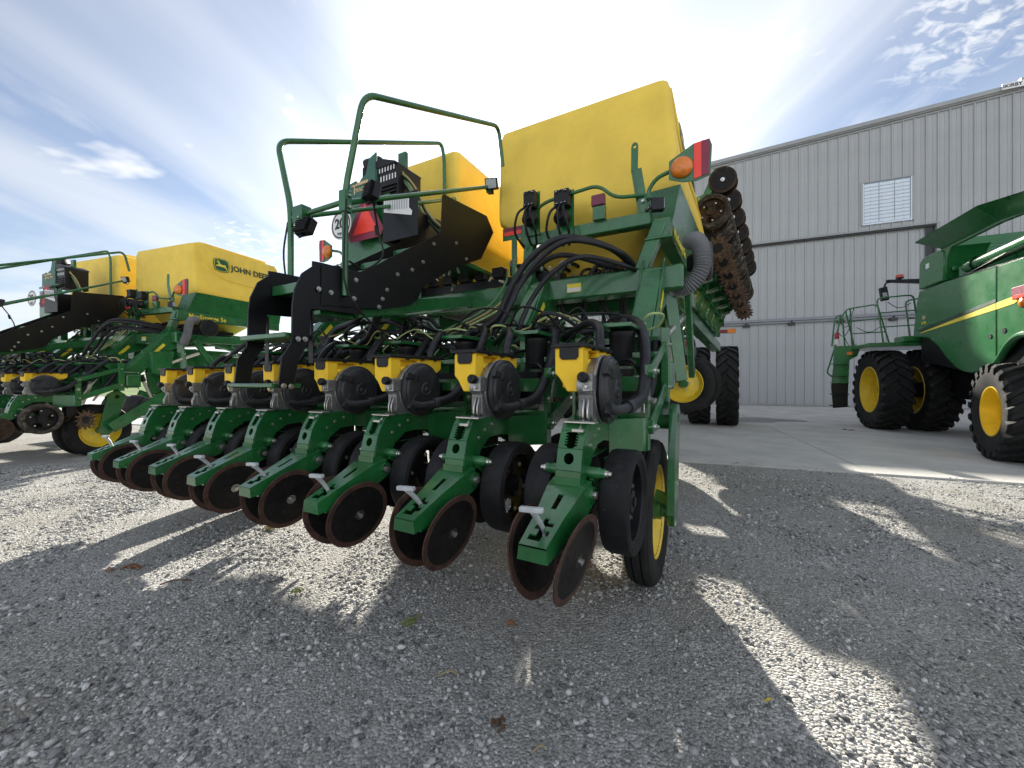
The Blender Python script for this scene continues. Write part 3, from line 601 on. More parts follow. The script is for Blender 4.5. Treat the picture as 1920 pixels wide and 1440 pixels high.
hd.prism([(.50, 1.372), (.60, 1.372), (.94, 1.372), (.94, 1.392), (.50, 1.392)], 'x', .03, .20); hd.prism([(.93, 1.37), (.74, 1.37), (.93, 1.22)], 'x', .03, .04); hd.prism([(.93, 1.37), (.74, 1.37), (.93, 1.22)], 'x', .19, .2)
U('mounting_head', hd, GREEN, .002)
ab = MB(); ab.lathe((.115, .66, 1.18), (0, 0, 1), [(0, 0), (.055, 0), (.064, .02), (.066, .15), (.069, .155), (.069, .180), (.05, .191), (0, .191)], 20); ab.tube([(.115, .66, 1.393), (.115, .70, 1.43), (.09, .86, 1.44)], .018, 8); U('air_bag', ab, BLACKP)
op = MB(); op.lathe((.118, .10, .63), (1, .06, 0), [(0, .004), (.06, .004), (.188, .001), (.190, 0), (.188, -.002), (0, -.002)], 36); op.lathe((.100, .10, .63), (-1, .06, 0), [(0, .004), (.06, .004), (.188, .001), (.190, 0), (.188, -.002), (0, -.002)], 36); op.beam((.11, .12, .88), (.11, .14, .58), .03, .12); op.beam((.11, .0, .85), (.11, -.04, .50), .012, .05)
U('opener_disc', op, DISCD)
dr = MB(); dr.box(.02, .10, .35, .44, .97, 1.10); dr.lathe((.06, .44, 1.04), (0, 1, 0), [(0, 0), (.035, 0), (.035, .07), (.02, .08), (0, .08)], 12); dr.box(.0, .2, .50, .56, .98, 1.16)
dr.tube(spl([(.06, .50, 1.06), (.10, .56, 1.18), (.20, .50, 1.20), (.24, .55, 1.10), (.18, .62, 1.05)], 6), .010, 7); dr.tube(spl([(.02, .40, 1.10), (-.03, .48, 1.20), (.0, .62, 1.28), (.06, .75, 1.30)], 6), .009, 7); dr.tube(spl([(.16, .45, 1.0), (.22, .52, 1.04), (.24, .64, 1.16), (.2, .8, 1.3)], 6), .012, 7)
U('meter_drive', dr, BLACKP, .002)
# row cleaner
rc = MB(); NT_ = 13
for sgn in (-1, 1):
    pts = []
    for i in range(NT_):
        a = 2 * math.pi * i / NT_; da = 2 * math.pi / NT_
        pts += [(.098 * math.cos(a), .098 * math.sin(a)), (.145 * math.cos(a + da * .62), .145 * math.sin(a + da * .62)), (.142 * math.cos(a + da * .80), .142 * math.sin(a + da * .80)), (.10 * math.cos(a + da * .86), .10 * math.sin(a + da * .86))]
    ex = Vector((math.cos(R_(16)), sgn * math.sin(R_(16)), 0)); ey = Vector((-ex.y, ex.x, 0)); c = Vector((XC + sgn * .075, .56, .57))
    rc.plate(pts, [], lambda p, q, t, c=c, ex=ex, ey=ey: c + ex * t + ey * p + Vector((0, 0, q)), .008)
    rc.lathe(c - ex * .02, ex, [(0, 0), (.05, 0), (.055, .03), (.03, .04), (0, .04)], 12, 1)
rc.beam((XC, .40, .70), (XC, .56, .60), .05, .06, m=1); rc.beam((XC, .42, .88), (XC, .40, .70), .05, .05, m=1); rc.box(XC - .06, XC + .06, .37, .47, .64, .78, 1)
U('row_cleaner', rc, [SOIL, BLACKP])
dh = MB(); dh.tube(spl([(.09, .34, 1.245), (.085, .355, 1.29), (.05, .45, 1.37), (-.05, .60, 1.415), (-.20, .78, 1.40), (-.36, .95, 1.36), (-.5, 1.1, 1.36)], 8), .0215, 10); U('seed_hose', dh, HOSE, ang=50)
MSHIFT = {'seed_meter': .022, 'vacuum_cover': .034, 'meter_knob': .012, 'suction_hose': .034}
UNIT = [(n, me, (MSHIFT.get(n, 0), 0, 0)) for n, me, l in UNIT]
CLOSE_R = ((.186, -.262, .520), (0, R_(13), R_(-5))); CLOSE_L = ((.034, -.262, .520), (0, R_(-13), R_(-8)))
def lever(k):
    rr = random.Random(100 + k); base = Vector((XC, -.345 + rr.uniform(-.01, .012), .628)); tip = base + Vector((rr.uniform(-.02, .0), -.05 - rr.uniform(0, .02), .082))
    if k in (6, 7, 5): base.y += .03; base.z += .012; tip = base + Vector((-.01, -.035, .085))
    m = MB(); m.tube(spl([base - Vector((0, 0, .02)), base, (base + tip) / 2 + Vector((0, .006, 0)), tip], 3), .008, 8, rf=lambda i, L: .007 + .004 * i / L)
    m.beam(tip + Vector((-.040, -.002, 0)), tip + Vector((.036, .002, .004)), .020, .016); return m.mesh('adjusting_lever', LEVER, .004)

def make_row(parent, k, loc=(0, 0, 0), mtx=None, parts=None, gy=0.0, lev=True):
    root = link('row_unit', UNITROOT, parent)
    if mtx is not None: root.matrix_local = mtx
    else:
        root.location = loc; rj = random.Random(50 + k); root.rotation_euler = (R_(rj.uniform(-.5, .5)), 0, R_(rj.uniform(-.35, .35)))
    for nm, me, l in UNIT:
        if parts is None or nm in parts: link(nm, me, root, l)
    for me, (l, r) in ((DISC, CLOSE_R), (DISC, CLOSE_L)): dj = random.Random(len(root.children) + 7 * k); link('closing_disc', me, root, l, (dj.uniform(0, 6.2), r[1] + R_(dj.uniform(-1.2, 1.2)), r[2] + R_(dj.uniform(-1.5, 1.5))))
    for sgn in (1, -1):
        g_ = link('gauge_wheel', GAUGE, root, (XC + sgn * .150, .095 + gy, .628), (random.uniform(0, 6) if sgn > 0 else random.uniform(0, 6), R_(0), R_(0 if sgn > 0 else 180)))
    if lev: link('adjusting_lever', lever(k), root)
    return root

# ------------------------------------------------------------------ planter (local: x right, y forward, z up)
P_O = Vector((0.173, 1.6, 0)); P_A = R_(-28.5); ROW = 0.508; RC = -1.668
pl = empty('planter', P_O, P_A); tag(pl, 'green planter with two big yellow seed tanks and raised rear row units, nearest the camera', 'planter', 'planters parked in the yard')
for k in range(8): make_row(pl, k, (-ROW * k, 0, -.0064 * k))
B = lambda name, mb, mats, bevel=.003, ang=35, parent=pl: mb.build(name, mats, parent, bevel, True, ang)
def mir(x): return 2 * RC - x
# toolbar and main frame
m = MB(); m.box(-3.80, .335, .96, 1.13, 1.05, 1.22); tb = B('toolbar', m, GREEN, .012)
m = MB()
for k in range(8):
    x = -ROW * k
    for dx in (-.06, .28): m.box(x + dx - .012, x + dx + .012, .94, 1.16, 1.03, 1.24, 0)
    for dx in (-.03, .25): m.tube([(x + dx, .94, 1.26), (x + dx, 1.15, 1.26), (x + dx, 1.15, 1.0)], .010, 6, 1)
B('clamp_plates', m, [GREEN, STEEL], .002, parent=tb)
m = MB(); m.box(-3.62, .34, 1.61, 1.79, 1.775, 1.955); fb = B('frame_beam', m, GREEN, .014)
for x in (-.80, .13, -2.54, -3.47):
    m = MB()
    for dx in (-.075, .075):
        m.prism([(1.60, 1.99), (1.66, 2.03), (1.80, 1.97), (1.80, 1.72), (1.50, 1.60), (1.17, 1.20), (1.17, 1.02), (.98, 1.02), (.98, 1.26), (1.35, 1.66)], 'x', x + dx - .007, x + dx + .007)
    m.beam((x, 1.62, 1.87), (x, 1.06, 1.26), .136, .15); m.lathe((x + .082, 1.42, 1.56), (1, 0, 0), [(.05, 0), (.05, .004), (0, .004)], 20)
    br = B('frame_brace', m, GREEN, .004)
    MB().obox((x + .085, 1.45, 1.66), (.001, 0, 0), (0, .07, .077), (0, .016, -.016)).build('decal', YINK, br)
    bb = MB()
    for yy, zz in ((1.70, 1.92), (1.70, 1.80), (1.10, 1.08), (1.04, 1.18)): bb.bolt((x + .084, yy, zz), (1, 0, 0), .013, .015)
    bb.build('bolts', STEEL, br)
# chassis to the hitch
m = MB(); m.box(RC - .55, RC - .37, 1.79, 4.6, 1.55, 1.78).box(RC + .37, RC + .55, 1.79, 4.6, 1.55, 1.78).box(RC - .75, RC + .75, 3.2, 3.4, 1.5, 1.70)
m.beam((RC - .42, 4.5, 1.66), (RC - .05, 7.4, 1.1), .16, .2).beam((RC + .42, 4.5, 1.66), (RC + .05, 7.4, 1.1), .16, .2).beam((RC, 7.2, 1.1), (RC, 8.4, .75), .2, .2)
m.beam((.2, 1.72, 1.86), (.28, 2.9, 1.90), .12, .14).beam((mir(.2), 1.72, 1.86), (mir(.28), 2.9, 1.9), .12, .14).box(mir(.2), .2, 2.85, 3.0, 1.85, 2.0)
B('chassis', m, GREEN, .01)
# carrying wheels
def carry_wheel(R=.385, w=.135):
    m = MB(); h = w / 2
    m.lathe((0, 0, 0), (1, 0, 0), [(.245, -h * .75), (.29, -h), (.345, -h * 1.02), (.372, -h * .88), (.385, -h * .6), (.386, -h * .38), (.374, -h * .36), (.374, -h * .28), (.387, -h * .26), (.387, h * .26), (.374, h * .28), (.374, h * .36), (.386, h * .38), (.385, h * .6), (.372, h * .88), (.345, h * 1.02), (.29, h), (.245, h * .75), (.235, h * .6)], 48)
    m.lathe((0, 0, 0), (1, 0, 0), [(.25, h * .78), (.243, h * .8), (.236, h * .6), (.225, h * .35), (.205, h * .0), (.19, -h * .35), (.15, -h * .45), (.135, -h * .2), (.12, -h * .1), (.06, h * .0), (0, h * .0)], 40, 1)
    m.lathe((0, 0, 0), (-1, 0, 0), [(.25, h * .78), (.236, h * .6), (.2, h * .2), (.12, h * .1), (0, h * .1)], 40, 1)
    m.lathe((0, 0, 0), (1, 0, 0), [(.05, h * .0), (.05, h * .55), (.03, h * .7), (0, h * .7)], 12, 2)
    for i in range(5): m.bolt((h * .02, .085 * math.cos(i * 1.257), .085 * math.sin(i * 1.257)), (1, 0, 0), .009, .012, 3)
    return m.mesh('carrying_wheel', [TYRE, RIMY, GREEN, STEEL], 0, True, 28)
CW = carry_wheel()
def wheel_pair(xs, parent=pl):
    for x in xs: link('carrying_wheel', CW, parent, (x, .80, .387), (random.uniform(0, 6), 0, 0))
wheel_pair([.232, -.276]); wheel_pair([mir(.232) + .0, mir(-.276)])
for x, sx in ((.345, 1), (mir(.345), -1)):
    m = MB(); fn = lambda p, q, t, x=x, sx=sx: (x - sx * .012 + sx * t, p, q)
    m.plate([(.84, .925), (.90, .965), (.99, .965), (1.05, .92), (1.05, .84), (.90, .36), (.85, .315), (.77, .32), (.735, .39), (.80, .72)], [circ(.95, .885, .03, 14), circ(.88, .55, .009, 8), circ(.85, .47, .009, 8)], fn, .038)
    m.lathe((x + sx * .014, .80, .387), (-sx, 0, 0), [(0, 0), (.03, 0), (.03, .06), (.045, .06), (.045, .10), (0, .10)], 14)
    m.beam((x - sx * .0, .80, .43), (x - sx * .085, .82, .45), .02, .10); m.lathe((x + sx * .012, .95, .865), (-sx, 0, 0), [(.045, 0), (.045, .22), (0, .22)], 14)
    m.beam((x - sx * .05, .95, .87), (x - sx * .06, 1.02, 1.10), .06, .06)
    B('wheel_arm', m, GREEN, .002)
    m = MB(); m.tube([(x - sx * .10, .72, 1.00), (x - sx * .09, .92, 1.32)], .030, 12, 1); m.tube([(x - sx * .10, .72, 1.00), (x - sx * .11, .62, .84)], .016, 10, 0); B('lift_cylinder', m, [STEEL, BLACKS], 0)
# seed tanks
def rrect(x0, x1, y0, y1, r, n=6):
    o = []
    for cx, cy, a0 in ((x1 - r, y1 - r, 0), (x0 + r, y1 - r, 90), (x0 + r, y0 + r, 180), (x1 - r, y0 + r, 270)):
        for i in range(n + 1): a = R_(a0 + 90 * i / n); o.append((cx + r * math.cos(a), cy + r * math.sin(a)))
    return o
def tank(sgn):
    X = lambda x: x if sgn > 0 else mir(x)
    secs = [(2.02, -.98, -.34, 2.35, 3.05, .12), (2.12, -1.05, -.26, 2.25, 3.15, .12), (2.60, -1.30, .16, 1.985, 3.62, .08), (2.68, -1.42, .27, 1.96, 3.68, .07), (2.74, -1.432, .285, 1.955, 3.68, .07), (2.90, -1.430, .265, 1.95, 3.68, .07), (3.40, -1.415, .215, 1.95, 3.66, .07), (3.52, -1.410, .205, 1.95, 3.65, .07), (3.585, -1.395, .185, 1.965, 3.62, .07), (3.603, -1.36, .13, 2.02, 3.56, .06)]
    m = MB(); n = 28; vs = []
    FL = lambda x, y, z: max(0, x + .2) / .45 * max(0, y - 1.95) / 1.7 * (.11 if z < 2.8 else .11 - .06 * (z - 2.8) / .8) * (1 if z > 2.65 else .4)
    for z, x0, x1, y0, y1, r in secs: vs += [(X(p + FL(p, q, z)), q, z) for p, q in rrect(x0, x1, y0, y1, r)]
    fs = []
    for i in range(len(secs) - 1):
        for k in range(n): a = i * n + k; b = i * n + (k + 1) % n; fs.append((a, b, b + n, a + n))
    fs += [tuple(range(n))[::-1], tuple((len(secs) - 1) * n + k for k in range(n))]
    m.add(vs, fs); tk = B('seed_tank', m, TANK, 0, ang=50)
    m = MB(); fs2 = rrect(-1.30, .12, 2.12, 3.5, .1); m.prism([(X(p), q) for p, q in fs2], 'z', 3.595, 3.66); MB_ = m.build('tank_lid', TANK, tk, .02)
    # moulded line on the outer side
    sx = .012 if sgn > 0 else -.012
    m = MB(); xs = lambda z: X(.225 + (3.40 - z) * .1) + sx * .2
    m.tube(spl([(xs(3.56) - sx, 2.06, 3.56), (xs(3.4), 2.12, 3.4), (xs(3.2) + sx * .5, 2.22, 3.2), (xs(3.06) + sx * 1.2, 2.40, 3.07), (xs(3.0) + sx * 2, 2.60, 3.02), (xs(2.98) + sx * 4, 3.0, 3.0), (xs(2.97) + sx * 6.6, 3.55, 2.98)], 8), .010, 6); m.build('moulded_rib', TANK, tk)
    ex = (.045, 1, 0) if sgn > 0 else (.045, -1, 0); zx = Vector((-.1, 0, 1)) if sgn > 0 else Vector((.1, 0, 1)); xx = lambda z: X(.215 + (3.40 - z) * .1 + .028) + sx * .35
    y0 = 2.60 if sgn > 0 else 3.45
    m = MB(); y1 = 2.40 if sgn > 0 else 3.25 + .45
    put('brand_lettering', text_mesh('JOHN DEERE', .150, INK, bold=.003), tk, (xx(3.25), y0 - (.0 if sgn > 0 else 0), 3.245), ex, zx)
    # shield emblem with the leaping deer
    lg = [(-.13, .10), (-.06, .125), (.06, .125), (.13, .10), (.145, 0), (.125, -.10), (.05, -.125), (-.05, -.125), (-.125, -.10), (-.145, 0)]
    dee = [(-.10, -.015), (-.075, -.005), (-.055, .005), (-.055, .03), (-.07, .045), (-.085, .04), (-.082, .055), (-.065, .062), (-.075, .085), (-.062, .08), (-.055, .065), (-.04, .06), (-.035, .04), (-.03, .02), (.02, .005), (.055, .015), (.07, .01), (.075, -.02), (.09, -.05), (.10, -.085), (.085, -.07), (.06, -.04), (.03, -.03), (-.02, -.035), (-.04, -.025), (-.07, -.035), (-.10, -.03)]
    for nm, poly, th, mt_ in (('emblem', lg, .003, INK), ('emblem_border', [(x * .93, y * .93) for x, y in lg], .004, YINK), ('emblem_field', [(x * .87, y * .87) for x, y in lg], .005, mat('logo_green', (.01, .10, .035), .5) if 'logo_green' not in MATS else MATS['logo_green']), ('emblem_deer', dee, .0065, YINK)):
        me = MB().prism(poly, 'z', 0, th).mesh(nm, mt_, smooth=False); put(nm, me, tk, (xx(3.29), (y1 + .02) if sgn > 0 else y1 - .1, 3.295), ex, zx)
    # green skirt and text rail
    m = MB(); q = [(.285, 1.965, 2.69), (.385, 3.60, 2.69), (.31, 3.60, 2.34), (.235, 1.85, 2.34)]; m.add([(X(a), b, c) for a, b, c in q], [(0, 1, 2, 3)]); m.add([(X(a - .012), b, c) for a, b, c in q], [(3, 2, 1, 0)]); m.add([(X(.285), 1.965, 2.69), (X(.235), 1.85, 2.34), (X(-.05), 1.85, 2.36), (X(-.02), 1.93, 2.66)], [(0, 1, 2, 3)])
    B('tank_skirt', m, GREEN, 0)
    m = MB(); qq = [(.12, 1.70), (.235, 1.70), (.312, 3.60), (.20, 3.60)]; m.prism([(X(a), b) for a, b in qq], 'z', 2.20, 2.342); rl = B('tank_rail', m, GREEN, .006)
    put('model_lettering', text_mesh('MaxEmerge 5e', .105, YINK, bold=.002), rl, (X(.252 if sgn > 0 else .282), 1.86 if sgn > 0 else 2.60, 2.235), (.0405, 1, 0) if sgn > 0 else (.0405, -1, 0), (0, 0, 1))
    m = MB(); m.beam((X(.03), 1.70, 1.95), (X(.17), 1.74, 2.33), .10, .10, up=(0, 1, 0)).prism([(X(.06), 1.66), (X(.26), 1.66), (X(.26), 1.82), (X(.06), 1.82)], 'z', 2.176, 2.197); B('tank_post', m, GREEN, .006)
    m = MB(); m.beam((X(-.95), 1.70, 1.95), (X(-.95), 1.74, 2.33), .09, .09, up=(0, 1, 0)); B('tank_post', m, GREEN, .006)
    m = MB(); m.beam((X(.17), 3.3, 2.0), (X(.17), 3.3, 2.20), .1, .1); B('tank_post', m, GREEN, .006)
    m = MB(); m.box(min(X(-1.02), X(.10)), max(X(-1.02), X(.10)), 1.70, 1.80, 2.312, 2.418); B('light_bar', m, GREEN, .008)
    # tall eye bracket, hand tube, marker light and amber lamp arm
    m = MB(); fn = lambda p, q, t: (X(p), 1.705 + t, q); m.plate([(-.052, 2.755), (.0, 2.755), (.004, 2.95), (-.004, 2.972), (-.023, 2.982), (-.042, 2.972), (-.050, 2.95)], [circ(-.023, 2.945, .012, 10)], fn, .012); m.beam((X(-.026), 1.715, 2.77), (X(.03), 1.74, 2.40), .055, .014, up=(0, 1, 0)); m.beam((X(.0), 1.70, 2.76), (X(.055), 1.72, 2.40), .012, .06, up=(1, 0, 0)); m.bolt((X(.04), 1.70, 2.50), (0, -1, 0), .012, .014, 1); B('eye_bracket', m, [GREEN, STEEL], .002)
    m = MB(); m.tube(fillet([(X(-.98), 1.72, 2.36), (X(-.97), 1.70, 2.53), (X(-.80), 1.68, 2.66), (X(-.30), 1.66, 2.69), (X(-.17), 1.66, 2.555), (X(.05), 1.70, 2.545)], .09, 6), .0145, 10); B('hand_tube', m, GREEN, 0)
    m = MB(); m.tube(fillet([(X(.075), 1.74, 2.38), (X(.075), 1.72, 2.58), (X(.14), 1.70, 2.655), (X(.27), 1.69, 2.685)], .06, 6), .0155, 10).lathe((X(.075), 1.73, 2.44), (0, 0, 1), [(.024, 0), (.024, .035), (.016, .035)], 12).lathe((X(.075), 1.725, 2.52), (0, 0, 1), [(.024, 0), (.024, .035), (.016, .035)], 12)
    fn = lambda p, q, t: (X(p), 1.66 + t + (p - .25) * .12, q); m.plate([(.235, 2.735), (.30, 2.775), (.40, 2.835), (.505, 2.850), (.522, 2.80), (.512, 2.585), (.42, 2.560), (.33, 2.565), (.235, 2.60)], [], fn, .008)
    la = B('lamp_arm', m, GREEN, .001)
    MB().plate([(.405, 2.83), (.452, 2.84), (.452, 2.585), (.405, 2.575)], [], lambda p, q, t: (X(p), 1.657 + (p - .25) * .12 - t, q), .002).build('red_reflector', RED, la)
    MB().plate([(.454, 2.842), (.503, 2.842), (.510, 2.80), (.502, 2.592), (.454, 2.586)], [], lambda p, q, t: (X(p), 1.657 + (p - .25) * .12 - t, q), .002).build('dark_reflector', DRED, la)
    MB().lathe((X(.322), 1.668, 2.672), (0, -1, 0), [(.078, 0), (.078, .012), (.070, .03), (.045, .048), (0, .055)], 28).build('amber_lamp', AMBER, la)
    m = MB(); m.box(min(X(-.36), X(-.25)), max(X(-.36), X(-.25)), 1.655, 1.70, 2.525, 2.615); B('red_marker_lamp', m, mat('marker_red', (.16, .022, .05), .3) if 'marker_red' not in MATS else MATS['marker_red'], .006)
    m = MB(); m.box(min(X(-.25), X(-.35)), max(X(-.25), X(-.35)), 1.66, 1.72, 2.41, 2.52); B('lamp_mount', m, GREEN, .003)
    # hydraulic and electric modules with plugs
    for cx, w, z0, z1, nm in ((-.90, .105, 2.61, 2.755, 'control_box'), (-.60, .13, 2.56, 2.70, 'valve_block')):
        m = MB(); m.box(min(X(cx - w / 2), X(cx + w / 2)), max(X(cx - w / 2), X(cx + w / 2)), 1.60, 1.68, z0, z1); m.box(min(X(cx - w * .62), X(cx + w * .62)), max(X(cx - w * .62), X(cx + w * .62)), 1.685, 1.70, z0 - .22, z1 + .02, 1)
        m.lathe((X(cx), 1.64, z0 - .09), (0, -1, 0), [(.07, 0), (.07, .04), (.035, .06), (.035, .08), (0, .08)], 14)
        for dx in (-.04, -.01, .03, .045): m.lathe((X(cx + dx), 1.60, z1 - .012 - abs(dx) * .3), (0, -1, .3), [(.009, 0), (.009, .016), (0, .016)], 8, 2); m.lathe((X(cx - dx), 1.60, z0 + .02), (0, -1, 0), [(.007, 0), (.007, .02), (0, .02)], 8, 2)
        for dx in (-.07, .05, .0): m.tube(spl([(X(cx + dx * .5), 1.60, z0 + .01), (X(cx + dx), 1.52, z0 - .08), (X(cx + dx * 1.6), 1.56, z0 - .22), (X(cx + dx), 1.66, z0 - .32)], 6), .011, 8)
        B(nm, m, [BLACKP, GREEN, STEEL], .003)
    m = MB(); m.obox((X(.155), 1.66, 2.43), (.042, .012, .0), (-.008, .03, 0), (0, 0, .045)); m.obox((X(.198), 1.672, 2.43), (.005, .001, 0), (-.007, .028, 0), (0, 0, .04), 1); m.beam((X(.07), 1.70, 2.50), (X(.15), 1.66, 2.485), .035, .006, m=2); m.tube([(X(.10), 1.67, 2.43), (X(.06), 1.70, 2.42)], .014, 8, 2); B('work_lamp', m, [BLACKP, LAMP, STEEL], .003)
    m = MB(); m.box(min(X(-1.20), X(-1.02)), max(X(-1.20), X(-1.02)), 1.70, 1.705, 2.44, 2.475, 0).box(min(X(-1.20), X(-1.02)), max(X(-1.20), X(-1.02)), 1.70, 1.705, 2.477, 2.51, 1).box(min(X(-1.22), X(-.98)), max(X(-1.22), X(-.98)), 1.706, 1.715, 2.40, 2.515, 2); m.beam((X(-1.1), 1.71, 1.95), (X(-1.1), 1.71, 2.42), .05, .012, m=2); B('rear_reflector', m, [RED, DRED, GREEN], 0)
    # drop hoses under the tank
    m = MB(); rr = random.Random(5 + sgn)
    for i in range(15):
        x0 = -1.12 + i * .075; x1 = x0 + rr.uniform(-.18, .1); zt = 2.14 + rr.uniform(-.05, .09)
        m.tube(spl([(X(x0), 2.45, 2.12), (X(x0 + rr.uniform(-.05, .05)), 2.2, zt), (X((x0 + x1) / 2), 1.97, zt - rr.uniform(.03, .12)), (X(x1), 1.86 + rr.uniform(0, .05), 1.85), (X(x1 + rr.uniform(-.1, .1)), 1.90, 1.6), (X(x1 + rr.uniform(-.25, .25)), 1.5 + rr.uniform(-.2, .2), 1.36 + rr.uniform(-.05, .05)), (X(x1 + rr.uniform(-.3, .3)), 1.15, 1.30)], 5), rr.choice((.014, .017, .019)), 7)
    B('seed_hose_bundle', m, HOSE, 0, ang=60)
    m = MB(); m.box(min(X(-1.15), X(-.1)), max(X(-1.15), X(-.1)), 2.1, 2.9, 1.98, 2.10)
    for i in range(13): m.lathe((X(-1.1 + i * .078), 2.09, 2.03), (0, -1, 0), [(.028, 0), (.028, .05), (.02, .05), (.02, .12), (0, .12)], 8); m.lathe((X(-1.1 + i * .078), 2.0, 2.07), (0, 0, 1), [(.010, 0), (.010, .02), (0, .02)], 6, 1)
    B('hose_manifold', m, [BLACKP, STEEL], .003)
    return tk
tank(1); tank(-1)
def sticker(x, y, z, w, h, mt, n='sticker'): return B(n, MB().box(x - .001, x + .001, y - w / 2, y + w / 2, z - h / 2, z + h / 2), mt, 0)
m = MB(); m.box(-.55, -.43, 1.6075, 1.6095, 1.83, 1.90); B('warning_sticker', m, YINK, 0); m = MB(); m.box(-.545, -.435, 1.6065, 1.6074, 1.835, 1.865); B('warning_print', m, WHITE, 0)
m = MB(); m.box(-2.9, -2.78, 1.6075, 1.6095, 1.83, 1.90); B('warning_sticker', m, YINK, 0)
# blower duct and grey corrugated hose on the right
m = MB(); m.tube(spl([(.27, 1.76, 1.80), (.33, 1.74, 1.803), (.40, 1.72, 1.835), (.455, 1.72, 1.93), (.452, 1.74, 2.06), (.415, 1.80, 2.16), (.36, 1.92, 2.20)], 12), .056, 16, rf=lambda i, L: .056 + (.008 if i % 2 else -.004)); B('corrugated_hose', m, GREYHOSE, 0, ang=60)
m = MB(); m.lathe((.33, 2.05, 2.06), (1, 0, .0), [(0, 0), (.06, 0), (.09, .05), (.15, .10), (.155, .16), (.14, .18), (.06, .19), (0, .18)], 28); m.lathe((.29, 1.77, 1.80), (1, 0, 0), [(.058, -.06), (.064, -.06), (.064, .02), (.058, .02)], 18, 1); B('blower', m, [BLACKP, STEEL], 0)
# ------------------------------------------------ access stairs, platform, rails
XR, XL = -1.47, -1.90
def strpoly(dx): return [(-.245, 1.06), (-.245, 1.085), (-.228, 1.225), (-.178, 1.305), (-.173, 1.35), (-.170, 1.51), (-.158, 1.60), (-.115, 1.70), (-.05, 1.755), (-.05, 1.785), (.0, 1.79), (.30, 1.80), (.30, 1.53), (-.06, 1.51), (-.070, 1.35), (-.078, 1.305), (-.132, 1.23), (-.168, 1.056)]
PANEL = [(.0, 1.772), (.145, 1.786), (.277, 1.802), (.372, 1.85), (.504, 1.945), (.79, 2.128), (1.09, 2.321), (1.111, 2.637), (1.13, 2.655), (1.80, 2.72), (1.93, 2.60), (1.70, 2.27), (1.254, 2.07), (.87, 1.821), (.81, 1.715), (.723, 1.66), (.441, 1.587), (.0, 1.54)]
for x, nm in ((XR, 0), (XL, 1)):
    m = MB(); m.prism(strpoly(0), 'x', x - .006, x + .006); m.box(x - .02, x + .02, -.06, -.055, 1.2, 1.5); B('stair_stringer', m, BLACKS, .001)
    m = MB(); fl = .008 if nm == 0 else -.008
    m.prism(PANEL, 'x', min(x + fl, x + fl + .006), max(x + fl, x + fl + .006)); B('platform_side_panel', m, BLACKS, .001)
    bb = MB(); sgn = 1 if nm == 0 else -1
    for y, z in ((-.02, 1.63), (.06, 1.625), (.24, 1.74), (.225, 1.62), (.50, 1.73), (.46, 1.66), (.43, 1.60), (.60, 1.86), (.87, 2.02), (.75, 1.93), (1.0, 2.2), (1.3, 2.30), (1.45, 2.2), (-.145, 1.33), (-.105, 1.332), (-.225, 1.073), (-.185, 1.07)): bb.bolt((x + sgn * .015, y, z), (sgn, 0, 0), .010, .012)
    B('panel_bolts', bb, STEEL, 0)
treads = MB()
m = MB(); m.box(XL - .03, XR - .02, -.20, -.02, 1.335, 1.365); B('stair_tread', m, GREEN, .006)
m = MB(); m.box(XL - .03, XR - .02, -.27, -.10, 1.062, 1.085); B('stair_tread', m, GREEN, .006)
for i, (y0, y1, z) in enumerate(((-.02, .30, 1.68), (.34, .62, 1.82), (.66, .98, 2.00), (1.0, 1.95, 2.20))):
    m = MB(); m.box(XL + .01, XR - .01, y0, y1, z - .04, z); m.box(XL + .01, XR - .01, y0 - .012, y0, z - .05, z + .01); B('platform_tread', m, GREEN, .003)
m = MB(); m.beam((XR - .06, .30, 1.56), (XR - .06, 1.65, 1.86), .06, .10).beam((XL + .06, .30, 1.56), (XL + .06, 1.65, 1.86), .06, .10).box(XL + .07, XR - .07, .05, .30, 1.50, 1.53); B('stair_support', m, GREEN, .005)
def rail(pts, nm='handrail', r=.0185): m = MB(); m.tube(fillet(pts, .10, 7), r, 12); return B(nm, m, GREEN, 0)
rail([(XR + .03, .147, 1.62), (XR + .03, .147, 2.26), (-1.275, .147, 2.80), (-1.275, 1.72, 3.50), (-1.275, 1.80, 3.16)], r=.019)
rail([(XL - .03, .113, 1.62), (XL - .03, .113, 2.25), (-2.08, .113, 2.735), (-2.08, 1.88, 3.655), (-2.06, 1.90, 3.50), (-2.05, 1.90, 2.75)], r=.019)
rail([(XR + .03, .165, 2.20), (XR + .03, 1.86, 3.03)], 'middle_rail', .0175); rail([(XL - .03, .13, 2.19), (XL - .03, 1.92, 3.04)], 'middle_rail', .0165); rail([(XL - .03, .12, 2.18), (XR + .03, .15, 2.20)], 'cross_rail', .0165)
m = MB(); m.box(XR + .005, XR + .06, .12, .175, 2.13, 2.26); m.bolt((XR + .06, .15, 2.23), (1, 0, 0), .011, .014, 1).bolt((XR + .06, .15, 2.16), (1, 0, 0), .011, .014, 1); B('rail_clamp', m, [GREEN, STEEL], .004)
m = MB(); m.box(XL + .02, XL + .12, .09, .16, 2.13, 2.235); m.bolt((XL + .1, .09, 2.15), (0, -1, 0), .010, .012, 1); B('rail_clamp', m, [GREEN, STEEL], .004)
m = MB(); m.box(XR + .005, XR + .06, 1.80, 1.86, 2.95, 3.08); B('rail_clamp', m, GREEN, .004)
